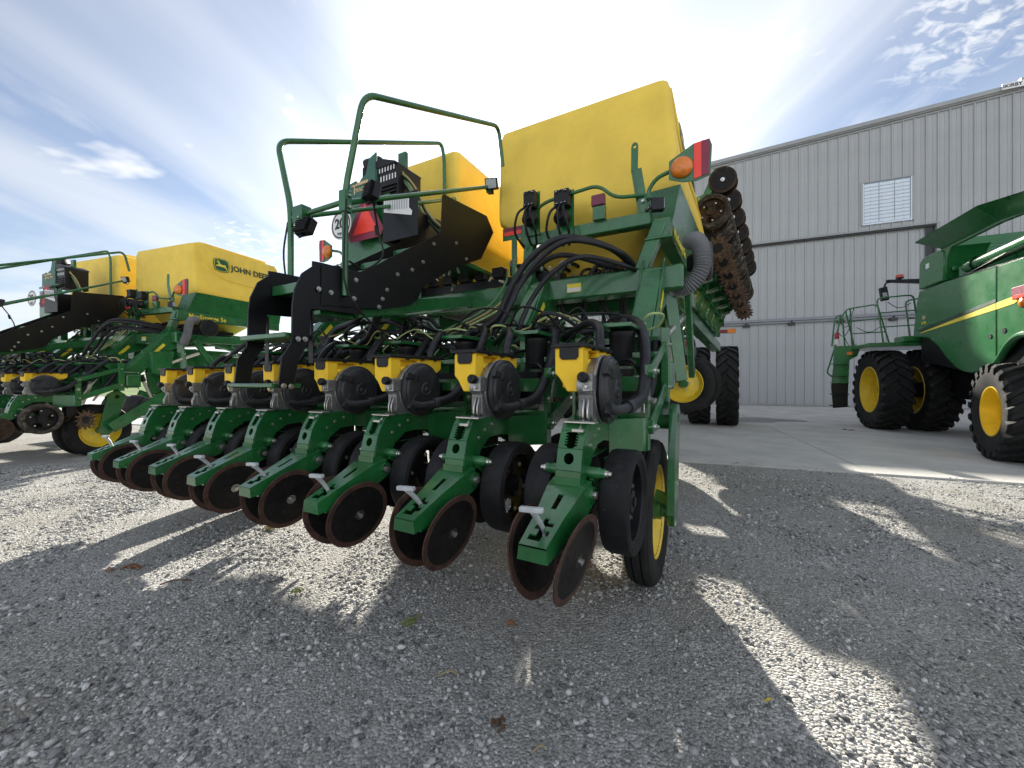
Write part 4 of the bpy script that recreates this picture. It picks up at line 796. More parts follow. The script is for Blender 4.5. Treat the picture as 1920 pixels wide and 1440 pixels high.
def flood(c, ax, nm='flood_lamp', lens=True):
    ax = Vector(ax).normalized(); u = ax.cross(Vector((0, 0, 1))).normalized(); w = u.cross(ax); c = Vector(c); m = MB()
    m.obox(c, ax * .022, u * .062, w * .052); 
    for i in range(7): m.obox(c - ax * .032 + w * (-.045 + i * .015), ax * .014, u * .055, w * .0035)
    m.obox(c + ax * .024, ax * .003, u * .054, w * .044, 1 if lens else 0); m.tube([c - w * .05, c - w * .09 - ax * .02], .010, 8); B(nm, m, [BLACKP, LAMP], .002)
flood((XR + .10, .30, 2.30), (.25, .9, -.2)); flood((XL + .12, .12, 2.09), (-.1, .9, -.35)); flood((XR + .07, 1.80, 3.02), (.2, -.9, -.25))
# cables hanging on the posts
m = MB()
for pts, r in (([(XR + .06, .13, 2.2), (XR + .055, .12, 1.9), (XR + .05, .13, 1.7), (XR + .08, .20, 1.55), (XR + .10, .38, 1.42), (XR + .1, .6, 1.35)], .006), ([(XL - .04, .10, 2.15), (XL - .07, .09, 1.95), (XL - .04, .09, 1.75), (XL - .02, .10, 1.62)], .006), ([(XR + .1, .30, 2.26), (XR + .02, .42, 2.1), (XR + .03, .45, 1.95), (XR - .03, .35, 1.84), (XR + .03, .18, 1.84)], .007), ([(XR + .02, .40, 2.14), (XR + .015, .415, 2.08)], .014)): B('lamp_cable', MB().tube(spl(pts, 8), r, 7), BLACKP, 0, ang=60)
# power unit, warning triangle, speed plate and document box behind the stairs
G2 = mat('power_unit_green', (.035, .125, .085), .45, var=.08)
m = MB(); fn = lambda p, q, t: (p, 1.28 + t, q)
m.plate([(-2.98, 2.98), (-2.98, 3.20), (-2.84, 3.225), (-2.80, 3.19), (-2.76, 3.23), (-2.70, 3.25), (-2.65, 3.40), (-2.55, 3.44), (-2.55, 3.00), (-2.58, 2.83), (-2.72, 2.72), (-2.86, 2.74), (-2.92, 2.86)], [], fn, .012); m.box(-2.56, -2.545, 1.28, 1.55, 2.9, 3.35); pu = B('power_unit', m, G2, .002); pu.location = (.14, 0, -.09)
put('dealer_plate', text_mesh('TRACTOR', .055, GOLD, bold=.002), pu, (-2.86, 1.277, 3.10), (1, 0, 0), (0, 0, 1)); put('dealer_plate', text_mesh('T', .14, GOLD, bold=.003), pu, (-2.895, 1.2765, 3.085), (1, 0, 0), (0, 0, 1)); MB().box(-2.82, -2.66, 1.275, 1.279, 3.165, 3.195).build('dealer_plate', GOLD, pu)
m = MB(); m.box(-2.545, -2.28, 1.30, 1.62, 2.90, 3.27).prism([(-2.56, 3.27), (-2.56, 3.34), (-2.48, 3.355), (-2.30, 3.29), (-2.28, 3.27)], 'y', 1.28, 1.64)
for i in range(6): m.box(-2.53 + i * .038, -2.508 + i * .038, 1.295, 1.302, 3.22, 3.28, 1)  # both rows of slots coloured white as a painted highlight
for i in range(6): m.box(-2.51 + i * .038, -2.488 + i * .038, 1.295, 1.302, 3.13, 3.19, 1)
for i in range(5): m.box(-2.54, -2.30, 1.28, 1.30, 2.93 + i * .035, 2.945 + i * .035)
m.lathe((-2.83, 1.40, 3.40), (.4, .2, .1), [(0, 0), (.075, .0), (.085, .03), (.085, .17), (.06, .2), (0, .2)], 18); m.lathe((-2.83, 1.42, 3.2), (0, 0, 1), [(.05, 0), (.05, .2)], 12)
m.build('engine', [BLACKP, WHITE], pu, .004)
m = MB(); m.box(-2.26, -2.16, 1.42, 1.46, 2.85, 3.36); B('cable_post', m, GREEN, .004)
m = MB(); rr = random.Random(3)
for i in range(7):
    x = -2.2 + rr.uniform(-.05, .05); m.tube(spl([(x - .15, 1.42, 3.02 + rr.uniform(0, .1)), (x, 1.36, 3.2 - i * .02), (x + .12, 1.40, 2.98), (x + .30, 1.45, 2.75 - i * .02), (x + .42 + i * .02, 1.55, 2.45)], 7), .010, 7, i % 3)
B('wiring_loom', m, [BLACKP, LGREEN, YCABLE], 0, ang=60)
m = MB(); m.tube([(-2.85, 1.26, 2.85), (-2.2, 1.26, 2.87)], .02, 8); m.box(-2.9, -2.2, 1.27, 1.29, 2.28, 2.80); m.box(-2.95, -2.15, 1.29, 1.8, 2.18, 2.34); m.beam((-2.7, 1.5, 1.9), (-2.7, 1.5, 2.2), .1, .1); bk = B('sign_backing', m, GREEN, .004)
tri = lambda s: [(-.20 * s, -.115 * s), (.20 * s, -.115 * s), (.245 * s, -.03 * s), (.05 * s, .30 * s), (-.05 * s, .30 * s), (-.245 * s, -.03 * s)]
me = MB().prism([(-.205, -.13), (.205, -.13), (.25, -.06), (.05, .27), (-.05, .27), (-.25, -.06)], 'z', 0, .004).mesh('triangle_border', DRED, smooth=False); o = put('slow_vehicle_triangle', me, pl, (-2.47, 1.20, 2.60), (1, 0, 0), (0, 0, 1))
put('triangle_centre', MB().prism([(-.175, -.065), (.175, -.065), (.0, .215)], 'z', 0, .006).mesh('triangle_centre', RED, smooth=False), pl, (-2.47, 1.1995, 2.60), (1, 0, 0), (0, 0, 1))
put('speed_plate', MB().prism(circ(0, 0, .145, 28), 'z', 0, .004).mesh('speed_plate', WHITE, smooth=False), pl, (-2.69, 1.10, 2.62), (1, 0, 0), (0, 0, 1))
put('speed_plate_ring', MB().prism(circ(0, 0, .132, 28), 'z', 0, .004, 0, [circ(0, 0, .118, 28)]).mesh('ring', BLKINK, smooth=False), pl, (-2.69, 1.0985, 2.62), (1, 0, 0), (0, 0, 1))
put('speed_number', text_mesh('20', .135, BLKINK, bold=.004), pl, (-2.775, 1.095, 2.59), (1, 0, 0), (0, 0, 1)); put('speed_unit', text_mesh('mph', .05, BLKINK), pl, (-2.74, 1.095, 2.525), (1, 0, 0), (0, 0, 1))
m = MB(); m.box(-2.02, -1.96, 1.0, 1.2, 2.30, 2.68); m.box(-2.02, -1.62, .995, 1.0, 2.30, 2.68); B('document_box', m, BLACKS, .004)
m = MB(); m.add([(-2.19, .990, 2.74), (-1.90, .990, 2.70), (-1.90, .990, 2.585), (-1.865, .990, 2.55), (-1.87, .990, 2.515), (-2.19, .990, 2.60)], [(0, 1, 2, 3, 4, 5)])
ds = B('instruction_sheet', m, WHITE, 0); ds.location = (.19, 0, -.04); m = MB()
for i in range(10): m.add([(-2.175 + i * .027, .988, 2.72 - i * .003), (-2.160 + i * .027, .988, 2.718 - i * .003), (-2.160 + i * .027, .988, 2.615 - i * .004), (-2.175 + i * .027, .988, 2.617 - i * .004)], [(0, 1, 2, 3)])
m.build('print', mat('print_grey', (.42, .43, .45), .6), ds)
# big hose bundle draped over the beam
rr = random.Random(9); main = [(-.02, 1.85, 1.98), (-.15, 1.5, 2.10), (-.41, 1.2, 2.136), (-.62, 1.12, 2.02), (-.76, 1.08, 1.84), (-.80, 1.02, 1.70), (-.88, 1.0, 1.55), (-1.12, .95, 1.44), (-1.41, .92, 1.435), (-1.68, .92, 1.53), (-1.92, .92, 1.60), (-2.12, .85, 1.50), (-2.32, .72, 1.28)]
for i in range(4):
    m = MB(); dx, dy, dz = (0, .07, -.06, .12)[i], (0, -.05, .07, .03)[i], (0, -.05, -.10, -.15)[i]
    cut = main if i == 0 else main[:7] + [Vector((-.95 - .12 * i, .98, 1.36 - .03 * i)), Vector((-1.25 - .25 * i, .95, 1.33))]
    m.tube(spl([Vector(p) + Vector((dx, dy, dz)) * (1 if 0 < j < 9 else .3) for j, p in enumerate(cut)], 8), (.024, .020, .020, .018)[i], 10); B('hydraulic_hose', m, HOSE, 0, ang=60)
for pts, r in (([(-1.55, .55, 1.70), (-1.9, .7, 1.42), (-2.5, .8, 1.30), (-3.2, .9, 1.32)], .024), ([(-1.6, .6, 1.62), (-2.0, .75, 1.36), (-2.7, .85, 1.33), (-3.5, .9, 1.36)], .022), ([(-1.75, .7, 1.75), (-2.05, .72, 1.58), (-2.25, .70, 1.52), (-2.28, .62, 1.36), (-2.40, .55, 1.27)], .026), ([(-2.2, .95, 1.62), (-2.6, .9, 1.68), (-2.95, .85, 1.60), (-3.2, .8, 1.36)], .024), ([(-2.9, 1.0, 1.42), (-3.2, .9, 1.55), (-3.45, .7, 1.50), (-3.5, .45, 1.27)], .022), ([(.05, 1.3, 1.46), (-.2, 1.1, 1.43), (-.5, 1.05, 1.38), (-.9, 1.1, 1.36), (-1.4, 1.1, 1.33), (-2.2, 1.1, 1.34), (-3.2, 1.1, 1.34)], .024)):
    m = MB(); m.tube(spl(pts, 8), r, 9); B('air_hose', m, HOSE, 0, ang=60)
m = MB()
for i in range(120):
    x = rr.uniform(-3.6, .2); L = rr.uniform(.25, .6); y = rr.uniform(.7, 1.25); z = rr.uniform(1.24, 1.50); d = -1 if x > -.4 else rr.choice((-1, 1)); ci = rr.choice((0, 0, 0, 0, 0, 0, 0, 0, 1, 2, 3))
    m.tube(spl([(x, y, z), (x + d * L * .3, y + rr.uniform(-.1, .1), z + rr.uniform(.02, .12)), (x + d * L * .7, y + rr.uniform(-.1, .1), z + rr.uniform(-.06, .12)), (x + d * L, y + rr.uniform(-.15, .15), z + rr.uniform(-.1, .06))], 5), rr.choice((.006, .008, .012, .016, .02)) if ci == 0 else .0055, 6, ci)
for x0 in (-.95, -1.03, -1.12): m.tube(spl([(x0, 1.62, 2.1), (x0 + .03, 1.52, 1.95), (x0 - .05, 1.35, 1.72), (x0 - .35, 1.15, 1.52), (x0 - .75, 1.0, 1.36)], 7), .009, 6, (1, 2, 3)[int((x0 + 1.12) * 12) % 3])
for k in range(8): x = -ROW * k; m.tube(spl([(x + .18, .86, 1.43), (x + .24, .80, 1.47), (x + .30, .86, 1.47), (x + .27, .92, 1.42), (x + .2, .95, 1.40)], 5), .007, 6, (3, 1)[k % 2])
B('cable_tangle', m, [BLACKP, LGREEN, YCABLE, mat('lime_cable', (.36, .45, .18), .5)], 0, ang=60)
m = MB()
for i in range(30):
    x = rr.uniform(-2.9, -.2); m.lathe((x, 1.6 - rr.uniform(0, .1), 1.97 + rr.uniform(0, .16)), (rr.uniform(-1, 1), -.6, rr.uniform(0, 1)), [(.013, 0), (.013, .03), (.009, .03), (.009, .05), (0, .05)], 6)
B('hose_fittings', m, STEEL, 0)
# dark clutter between frame and tanks: valve banks, boxes
m = MB(); m.box(-2.7, -.7, 1.83, 2.0, 1.96, 2.10); m.box(-2.2, -1.1, 1.9, 2.6, 1.80, 2.05)
for i in range(9): m.box(-2.6 + i * .2, -2.48 + i * .2, 1.80, 1.9, 2.10, 2.20)
B('valve_bank', m, BLACKP, .006)
# markers and bracing seen through the gap on the right
m = MB(); m.beam((.22, 1.74, 1.80), (.30, 1.80, 1.10), .05, .10).beam((.34, 1.9, 1.85), (.34, 2.4, 1.15), .05, .09).beam((.05, 2.2, 1.6), (.28, 2.2, 1.1), .05, .05); m.tube([(.20, 1.5, 1.38), (.30, 2.0, 1.62)], .03, 12, 1); B('marker_frame', m, [GREEN, STEEL], .005)

# raised wheels, with an axle added between wings and tongue to shade the gravel
for sg_ in (1, -1):
    X_ = (lambda x: x) if sg_ > 0 else mir
    m = MB(); m.prism([(X_(-.15), 1.12), (X_(-1.05), 1.18), (X_(-1.05), 1.42), (X_(-.15), 1.40)], 'y', 3.45, 3.68); m.beam((X_(-.35), 3.6, 1.3), (X_(-.40), 4.15, .90), .12, .16); m.beam((X_(-.85), 3.6, 1.3), (X_(-.85), 4.15, .95), .12, .16); m.beam((X_(-1.05), 3.55, 1.3), (X_(-1.2), 3.3, 1.6), .14, .16); B('added_shade_axle', m, GREEN, .008)
    for x_ in (-.52, -.72, -1.02): link('transport_wheel', CW, pl, (X_(x_), 4.2, .92), (random.uniform(0, 6), 0, 0 if sg_ > 0 else R_(180)))

# ------------------------------------------------------------------ second planter: the same machine parked further left
bpy.context.view_layer.update()
p2 = empty('planter', (-6.488, 5.204, -.03), R_(-19.2)); tag(p2, 'green planter with lettered yellow seed tank standing behind and left of the nearest planter', 'planter', 'planters parked in the yard')
rows = [c for c in pl.children if c.name.startswith('row_unit')]
for ch in list(pl.children):
    if ch in rows and rows.index(ch) > 4: continue
    copy_tree(ch, p2)

for c in [g_ for r_ in p2.children if r_.name.startswith('row_unit') for g_ in r_.children if g_.name.startswith(('gauge_wheel', 'closing_disc'))]:
    c.material_slots[0].link = 'OBJECT'; c.material_slots[0].material = DIRTG if c.name.startswith('gauge') else SOIL2
B2 = lambda n, mb, mt, bv=.004: mb.build(n, mt, p2, bv)
m = MB(); m.prism([(1.25, 1.62), (2.05, 1.70), (2.25, 1.45), (2.15, 1.05), (1.75, .82), (1.35, .92)], 'x', .12, .15); m.prism([(1.30, 1.60), (1.62, 1.62), (1.55, 1.22), (1.30, 1.25)], 'x', .15, .30); B2('wing_hinge_plate', m, GREEN)
m = MB(); m.beam((.20, .84, .42), (.20, 1.75, 1.02), .03, .16); m.beam((.16, 1.2, .95), (.16, 1.55, .78), .04, .08); B2('wheel_strut', m, GREEN)
for y_ in (1.22, 1.48):
    m = MB(); m.tube([(.24, y_, 1.12), (.24, y_ + .10, .86)], .022, 10); m.tube([(.24, y_ - .03, 1.22), (.24, y_, 1.12)], .034, 10, 1); B2('lift_cylinder', m, [STEEL, BLACKS], 0)
m = MB(); m.box(-.3, .1, 1.85, 2.6, 1.30, 1.62); m.beam((.15, 2.2, 1.9), (.2, 3.6, 1.55), .1, .16); m.box(-1.4, .2, 3.0, 3.2, 1.35, 1.6); m.box(-.2, .28, 2.6, 2.85, 1.75, 2.0); B2('wing_lock_frame', m, GREEN, .008)
for c in p2.children:
    if c.name.startswith('carrying_wheel') and abs(c.location.x - .232) < .01: c.location.x = -.02
    if c.name.startswith('wheel_arm') and c.data.vertices[0].co.x > 0: c.location.x = -.25
# ------------------------------------------------------------------ folded right wing of the nearest planter
m = MB(); w = Vector((.118, .985, -.10)).normalized(); dn = Vector((0, -.10, -1)); dn = (dn - w * dn.dot(w)).normalized(); inn = w.cross(dn)
base = Vector((1.085, 3.66, 3.22)); WP = {'closing_arm', 'gauge_arm', 'opener_disc', 'row_cleaner', 'bolts', 'linkage', 'mounting_head'}
for k in range(7):
    M = Matrix((w, dn, inn)).transposed().to_4x4(); M.translation = base + w * (ROW * k)
    wu = make_row(pl, k, mtx=M, parts=WP if k == 0 else WP | {'seed_hopper', 'hopper_lid', 'seed_meter', 'vacuum_cover', 'air_bag', 'suction_hose'}, lev=False, gy=.05)
    for c in wu.children:
        n_ = c.name.split('.')[0]
        if n_ in ('closing_disc', 'gauge_wheel', 'opener_disc', 'bolts'):
            for i_ in range(min(2, len(c.material_slots))): c.material_slots[i_].link = 'OBJECT'; c.material_slots[i_].material = DIRTG if (n_ == 'gauge_wheel' and i_ == 0) else (DISCD if (n_ == 'closing_disc' and i_ == 0) else SOIL2)
        if n_ == 'row_cleaner': c.scale = (1.0, 1.0, 1.0)
p0 = base + dn * 1.05 + inn * 1.13
m = MB(); m.beam(p0 - w * .35, p0 + w * 3.9, .17, .17, up=inn); m.beam(p0 - w * .2, Vector((.25, 2.9, 1.92)), .14, .16); B('wing_toolbar', m, GREEN, .01)
for i, (rr_, ff) in enumerate(((.10, 4.25), (.17, 4.66))): link('wing_wheel', CW, pl, (rr_, ff, 1.06), (random.uniform(0, 6), 0, R_(-88)))
# unseen frames and blocks added between tanks and tongue to shade the gravel
for sg_ in (1, -1):
    X_ = (lambda x: x) if sg_ > 0 else mir
    m = MB(); m.beam((X_(-.50), 3.75, 2.05), (X_(-.42), 6.6, 1.95), .17, .17); m.beam((X_(-.95), 3.75, 2.45), (X_(-.88), 6.4, 2.35), .15, .15); m.beam((X_(-.1), 4.1, 2.0), (X_(-.95), 4.1, 2.45), .1, .12); m.beam((X_(-.1), 5.6, 1.95), (X_(-.95), 5.6, 2.4), .1, .12); B('added_shade_frame', m, GREEN, .01)
    for k in range(5):
        m = MB(); y = 3.85 + k * .508; m.prism([(X_(-.35), 2.2), (X_(-.75), 2.2), (X_(-.80), 2.75), (X_(-.40), 2.80)], 'y', y, y + .26); m.prism([(X_(-.45), 1.55), (X_(-.85), 1.62), (X_(-.85), 1.95), (X_(-.50), 1.95)], 'y', y + .05, y + .22); B('added_shade_block', m, BLACKP, .02)
m = MB(); m.beam((.0, 4.45, 2.0), (.12, 4.45, 1.06), .08, .12).lathe((.12, 4.2, 1.06), (0, 1, 0), [(0, 0), (.05, 0), (.05, .5), (0, .5)], 12).beam((.12, 3.2, 1.9), (.03, 4.15, 1.1), .07, .08); B('wing_wheel_arm', m, GREEN, .005)

# ------------------------------------------------------------------ big lugged tyres
def ag_tyre(R, w, rim, nl, nm, dish=.5, outer=1, lugh=.045):
    h = w / 2; m = MB(); Rc = R - lugh
    m.lathe((0, 0, 0), (1, 0, 0), [(rim, -h * .72), (rim * 1.06, -h * .86), ((rim + Rc) / 2, -h * 1.0), (Rc * .93, -h * .97), (Rc * .985, -h * .86), (Rc, -h * .5), (Rc, h * .5), (Rc * .985, h * .86), (Rc * .93, h * .97), ((rim + Rc) / 2, h * 1.0), (rim * 1.06, h * .86), (rim, h * .72)], 56)
    dth = 2 * math.pi / nl
    for sd in (-1, 1):
        for i in range(nl):
            th0 = dth * (i + (.5 if sd > 0 else 0)); secs = []
            for a, ro, ri in ((-.04, R, Rc * .99), (.45, R, Rc * .99), (.88, R * .995, Rc * .96), (1.03, R * .955, Rc * .90), (1.035, R * .90, Rc * .885)):
                th = th0 + dth * 1.05 * max(a, 0) * .9; wd = dth * (.15 + .08 * max(a, 0)); x = sd * h * a
                secs.append([(x, r_ * math.cos(t_), r_ * math.sin(t_)) for r_, t_ in ((ri, th - wd * 1.25), (ro, th - wd * .8), (ro, th + wd * .8), (ri, th + wd * 1.25))])
            vs = [p for s_ in secs for p in s_]; fs = []
            for j in range(len(secs) - 1):
                for q in range(4): a_, b_ = j * 4 + q, j * 4 + (q + 1) % 4; fs.append((a_, b_, b_ + 4, a_ + 4))
            fs += [(0, 1, 2, 3), tuple(len(vs) - 4 + q for q in (3, 2, 1, 0))]; m.add(vs, fs)
    o = outer
    m.lathe((0, 0, 0), (o, 0, 0), [(rim * 1.05, h * .80), (rim * 1.03, h * .88), (rim * .985, h * .86), (rim * .965, h * .55), (rim * .93, h * .30), (rim * .90, -h * dish * .4), (rim * .78, -h * dish * .8), (rim * .60, -h * dish * .55), (rim * .34, -h * dish * .5), (rim * .30, -h * dish * .1), (0, -h * dish * .1)], 48, 1)
    m.lathe((0, 0, 0), (-o, 0, 0), [(rim * 1.05, h * .80), (rim * .965, h * .55), (rim * .9, h * .1), (rim * .3, h * .1), (0, h * .1)], 40, 1)
    for i in range(10): a = i * .628; m.bolt((o * (-h * dish * .5), rim * .46 * math.cos(a), rim * .46 * math.sin(a)), (o, 0, 0), .016, .02, 2)
    return m.mesh(nm, [TYRE, RIMY, STEEL], 0, True, 30)

# ------------------------------------------------------------------ tractor hitched in front of the nearest planter
def ploc(r, f, z=0): return P_O + Vector((math.cos(P_A) * r - math.sin(P_A) * f, math.sin(P_A) * r + math.cos(P_A) * f, z))
tr = empty('tractor', ploc(RC, 9.6), P_A); tag(tr, 'green tractor with dual rear wheels, seen from behind past the nearest planter', 'tractor')
TT = ag_tyre(.97, .46, .60, 21, 'rear_wheel', .9)
for x in (2.30, 1.68, -2.30, -1.68): o = link('rear_wheel', TT, tr, (x, 0, .965 + .02), (random.uniform(0, 6), 0, R_(180 if x < 0 else 0)))
FT = ag_tyre(.72, .42, .42, 19, 'front_wheel', .6)
for x in (1.25, -1.25): link('front_wheel', FT, tr, (x, 3.0, .735), (random.uniform(0, 6), 0, R_(180 if x < 0 else 0)))
BT = lambda n, mb, mt, bv=.01, par=None: mb.build(n, mt, par or tr, bv)
m = MB(); m.box(-.5, .5, -.7, 4.2, .8, 1.45); m.tube([(-2.3, 0, .97), (2.3, 0, .97)], .11, 14); BT('rear_axle', m, GREEN)
m = MB(); m.prism([(1.2, 1.4), (4.3, 1.3), (4.45, 1.6), (4.3, 2.05), (1.2, 2.25)], 'x', -.48, .48); BT('bonnet', m, GREEN, .05)
m = MB(); m.prism([(-.75, 1.45), (1.25, 1.45), (1.35, 2.2), (1.1, 3.1), (-.6, 3.1), (-.85, 2.2)], 'x', -.62, .62); cb = BT('cab', m, GLASS, .04)
m = MB(); m.box(-.70, .70, -.80, 1.25, 3.1, 3.28); BT('cab_roof', m, GREEN, .06, cb)
m = MB()
for sx in (-1, 1):
    m.tube([(sx * .61, -.84, 2.2), (sx * .61, -.6, 3.1)], .04, 8); m.tube([(sx * .61, -.75, 1.5), (sx * .61, -.84, 2.2)], .04, 8); m.tube([(sx * .61, 1.3, 2.2), (sx * .61, 1.1, 3.1)], .04, 8)
BT('cab_post', m, BLACKS, 0, cb)
for sx in (-1, 1):
    m = MB(); m.prism([(-.95, 1.62), (-.95, 1.86), (-.70, 2.00), (.3, 2.03), (.7, 1.95), (.7, 1.9), (.2, 1.97), (-.6, 1.92), (-.82, 1.62)], 'x', min(sx * .63, sx * 1.55), max(sx * .63, sx * 1.55)); fd = BT('rear_fender', m, GREEN, .04)
    m = MB(); m.box(min(sx * .9, sx * 1.66), max(sx * .9, sx * 1.66), -1.0, -.90, 1.66, 1.92); m.box(min(sx * 1.05, sx * 1.5), max(sx * 1.05, sx * 1.5), -1.01, -1.0, 1.70, 1.78, 1); BT('fender_panel', m, [GREYP, BLACKS], .02, fd)
    m = MB(); m.lathe((sx * 1.33, -.93, 1.97), (0, -1, 0), [(.0, .06), (.10, .05), (.15, .0)], 16); BT('tail_lamp', m, mat('tail_red', (.25, .02, .02), .3) if 'tail_red' not in MATS else MATS['tail_red'], 0, fd)
    m = MB(); m.tube(fillet([(sx * .9, -.8, 2.10), (sx * 1.6, -.85, 2.12), (sx * 1.66, -.85, 1.7)], .1), .025, 8); BT('fender_rail', m, BLACKS, 0, fd)
    m = MB(); m.box(min(sx * .9, sx * 2.45), max(sx * .9, sx * 2.45), -.22, -.14, 2.26, 2.34); m.box(min(sx * 1.75, sx * 2.05), max(sx * 1.75, sx * 2.05), -.226, -.221, 2.265, 2.335, 1); m.box(min(sx * 2.06, sx * 2.3), max(sx * 2.06, sx * 2.3), -.226, -.221, 2.265, 2.335, 2); m.box(min(sx * 2.3, sx * 2.48), max(sx * 2.3, sx * 2.48), -.24, -.13, 2.25, 2.35, 3); BT('warning_lamp_arm', m, [BLACKS, RED, DRED, AMBER], .008)
    m = MB(); m.obox((sx * 2.12, .2, 2.68), (.11, 0, 0), (0, .05, 0), (0, 0, .2)); m.tube([(sx * .9, .9, 2.7), (sx * 1.95, .25, 2.72)], .025, 8); BT('wing_mirror', m, BLACKP, .03)

# ------------------------------------------------------------------ combine harvester
CA = R_(-24); cmb = empty('combine_harvester', (6.6, 5.3, 0), CA); tag(cmb, 'green combine harvester with yellow-rimmed wheels, cut off by the right edge', 'combine')
BC = lambda n, mb, mt, bv=.006, par=None, ang=35: mb.build(n, mt, par or cmb, bv, True, ang)
CF = ag_tyre(.885, .52, .50, 24, 'front_wheel', .55, outer=-1); CRW = ag_tyre(.662, .50, .33, 21, 'rear_wheel', .45, outer=-1)
for x in (.12, .86, 3.0, 3.74): link('front_wheel', CF, cmb, (x, 4.0, .90), (random.uniform(0, 6), 0, R_(180 if x > 2 else 0)))
for x in (.13, 3.3): link('rear_wheel', CRW, cmb, (x, 0.05, .68), (random.uniform(0, 6), 0, R_((180 if x > 2 else 0) - 10)))
m = MB(); m.tube([(.1, 4.0, .9), (3.8, 4.0, .9)], .16, 14); m.tube([(.1, .05, .68), (3.3, .05, .68)], .10, 12); m.box(.9, 3.0, .3, 4.2, .75, 1.3); BC('axles', m, BLACKS, .01)
side = [(3.36, 2.95), (3.47, 2.71), (3.57, 2.22), (3.60, 2.02), (3.40, 2.0), (3.03, 1.95), (2.68, 1.76), (2.42, 1.52), (2.15, 1.34), (1.95, 1.26), (1.70, 1.23), (1.45, 1.27), (1.125, 1.42), (1.125, 2.88), (2.25, 2.93), (2.49, 2.95)]
rear = [(1.115, 2.88), (1.115, 1.43), (.97, 1.5), (.68, 1.72), (.45, 1.80), (.0, 1.74), (-.6, 1.55), (-1.6, 1.6), (-1.9, 2.2), (-1.8, 2.7), (-.5, 2.83)]
def bulge(poly, nm, x=.5):
    m = MB(); m.prism(poly, 'x', x, x + .05); return BC(nm, m, GREEN2, .018)
bulge(side, 'front_side_panel'); rp_ = bulge(rear, 'rear_side_panel')
m = MB(); m.prism([(3.5, 1.5), (3.5, 2.9), (2.5, 3.0), (-1.7, 2.8), (-2.0, 1.7), (-.3, 1.3), (1.2, 1.1)], 'x', .58, 3.1); BC('body', m, BLACKS, .03)
m = MB(); m.prism([(2.52, 2.98), (2.50, 3.52), (2.62, 3.60), (3.24, 3.60), (3.36, 3.50), (3.38, 2.98)], 'x', .5, 3.1); bx_ = BC('tank_front_box', m, GREEN2, .02)
MB().box(.494, .499, 2.98, 3.10, 3.34, 3.44).build('sticker', WHITE, bx_)
m = MB(); m.box(1.45, 3.1, -1.0, 2.50, 2.85, 3.50); BC('grain_tank', m, GREEN2, .02)
m = MB()   # flared tank extensions
ext = [((.56, 2.62, 3.58), (.52, 1.05, 3.555), (.50, -.9, 3.40)), ((.18, 2.74, 3.80), (.18, .95, 3.78), (.18, -.9, 3.42))]
lo, up = ext
for i in range(2): m.add([lo[i], lo[i + 1], up[i + 1], up[i]], [(0, 1, 2, 3)]); m.add([tuple(Vector(p) + Vector((.02, 0, .02))) for p in (lo[i], lo[i + 1], up[i + 1], up[i])], [(3, 2, 1, 0)])
m.add([(.56, 2.62, 3.58), (.18, 2.74, 3.80), (3.3, 2.74, 3.80), (2.95, 2.62, 3.58)], [(0, 1, 2, 3)]); m.add([(2.95, 2.62, 3.58), (3.3, 2.74, 3.8), (3.3, -.9, 3.42), (2.95, -.9, 3.4)], [(0, 1, 2, 3)])
m.add([(.18, -.9, 3.42), (3.3, -.9, 3.42), (3.2, -.9, 2.9), (.3, -.9, 2.9)], [(0, 1, 2, 3)])
BC('tank_extension', m, GREEN2, 0)
m = MB(); m.beam((.55, 2.64, 3.57), (.53, 1.05, 3.545), .06, .05).beam((.53, 1.05, 3.545), (.52, -.9, 3.39), .06, .05); m.prism([(2.50, 2.98), (2.44, 3.40), (2.30, 3.56), (2.52, 3.56)], 'x', .52, 1.04); BC('tank_rim', m, GREEN2, .01)
m = MB(); m.tube([(.72, 2.15, 3.13), (.70, .8, 3.16), (.68, -3.2, 3.2)], .10, 20); m.lathe((.72, 2.1, 3.13), (0, 1, 0), [(.125, -.12), (.125, -.02), (.10, 0), (.11, .08), (.09, .2), (0, .24)], 20); m.lathe((.72, 2.3, 3.08), (0, 0, -1), [(.10, -.08), (.10, .3)], 16); m.lathe((.64, 2.40, 3.17), (-.6, .8, 0), [(0, 0), (.05, 0), (.05, .05), (0, .05)], 8); BC('unloading_auger', m, GREEN2, 0)
m = MB(); m.beam((.62, 2.05, 2.98), (.62, 1.2, 3.07), .02, .012); BC('auger_saddle', m, STEEL, .002)
MB().prism([(3.30, 2.075), (3.28, 2.09), (1.13, 2.305), (1.13, 2.205)], 'x', .4945, .499).build('yellow_stripe', YINK, [o for o in cmb.children if o.name.startswith('front_side_panel')][0], 0)
MB().prism([(1.112, 2.308), (1.112, 2.203), (.74, 2.235), (.62, 2.29), (.66, 2.35)], 'x', .4945, .499).build('yellow_stripe', YINK, rp_)
fsp = [o for o in cmb.children if o.name.startswith('front_side_panel')][0]
MB().prism([(3.42, 2.17), (3.42, 2.155), (1.13, 2.375), (1.13, 2.32), (3.30, 2.10)], 'x', .4955, .499).build('painted_groove_shade', INK, fsp)  # thin dark strip, the shade of a panel crease put into colour
put('model_number', text_mesh('S770', .085, YINK, bold=.002), fsp, (.494, 3.26, 2.24), (0, -1, 0), (0, 0, 1)); MB().box(.494, .498, 3.12, 3.23, 2.345, 2.42).build('dealer_sticker', GOLD, fsp)
m = MB(); m.box(.46, .499, .35, .74, 2.34, 2.46, 0); m.box(.455, .499, .35, .72, 2.28, 2.345, 1); m.lathe((.497, .56, 2.22), (-1, 0, 0), [(.085, 0), (.08, .02), (.05, .04), (0, .05)], 20, 2); m.build('tail_lamp', [DRED, RED, AMBER], rp_, .008)
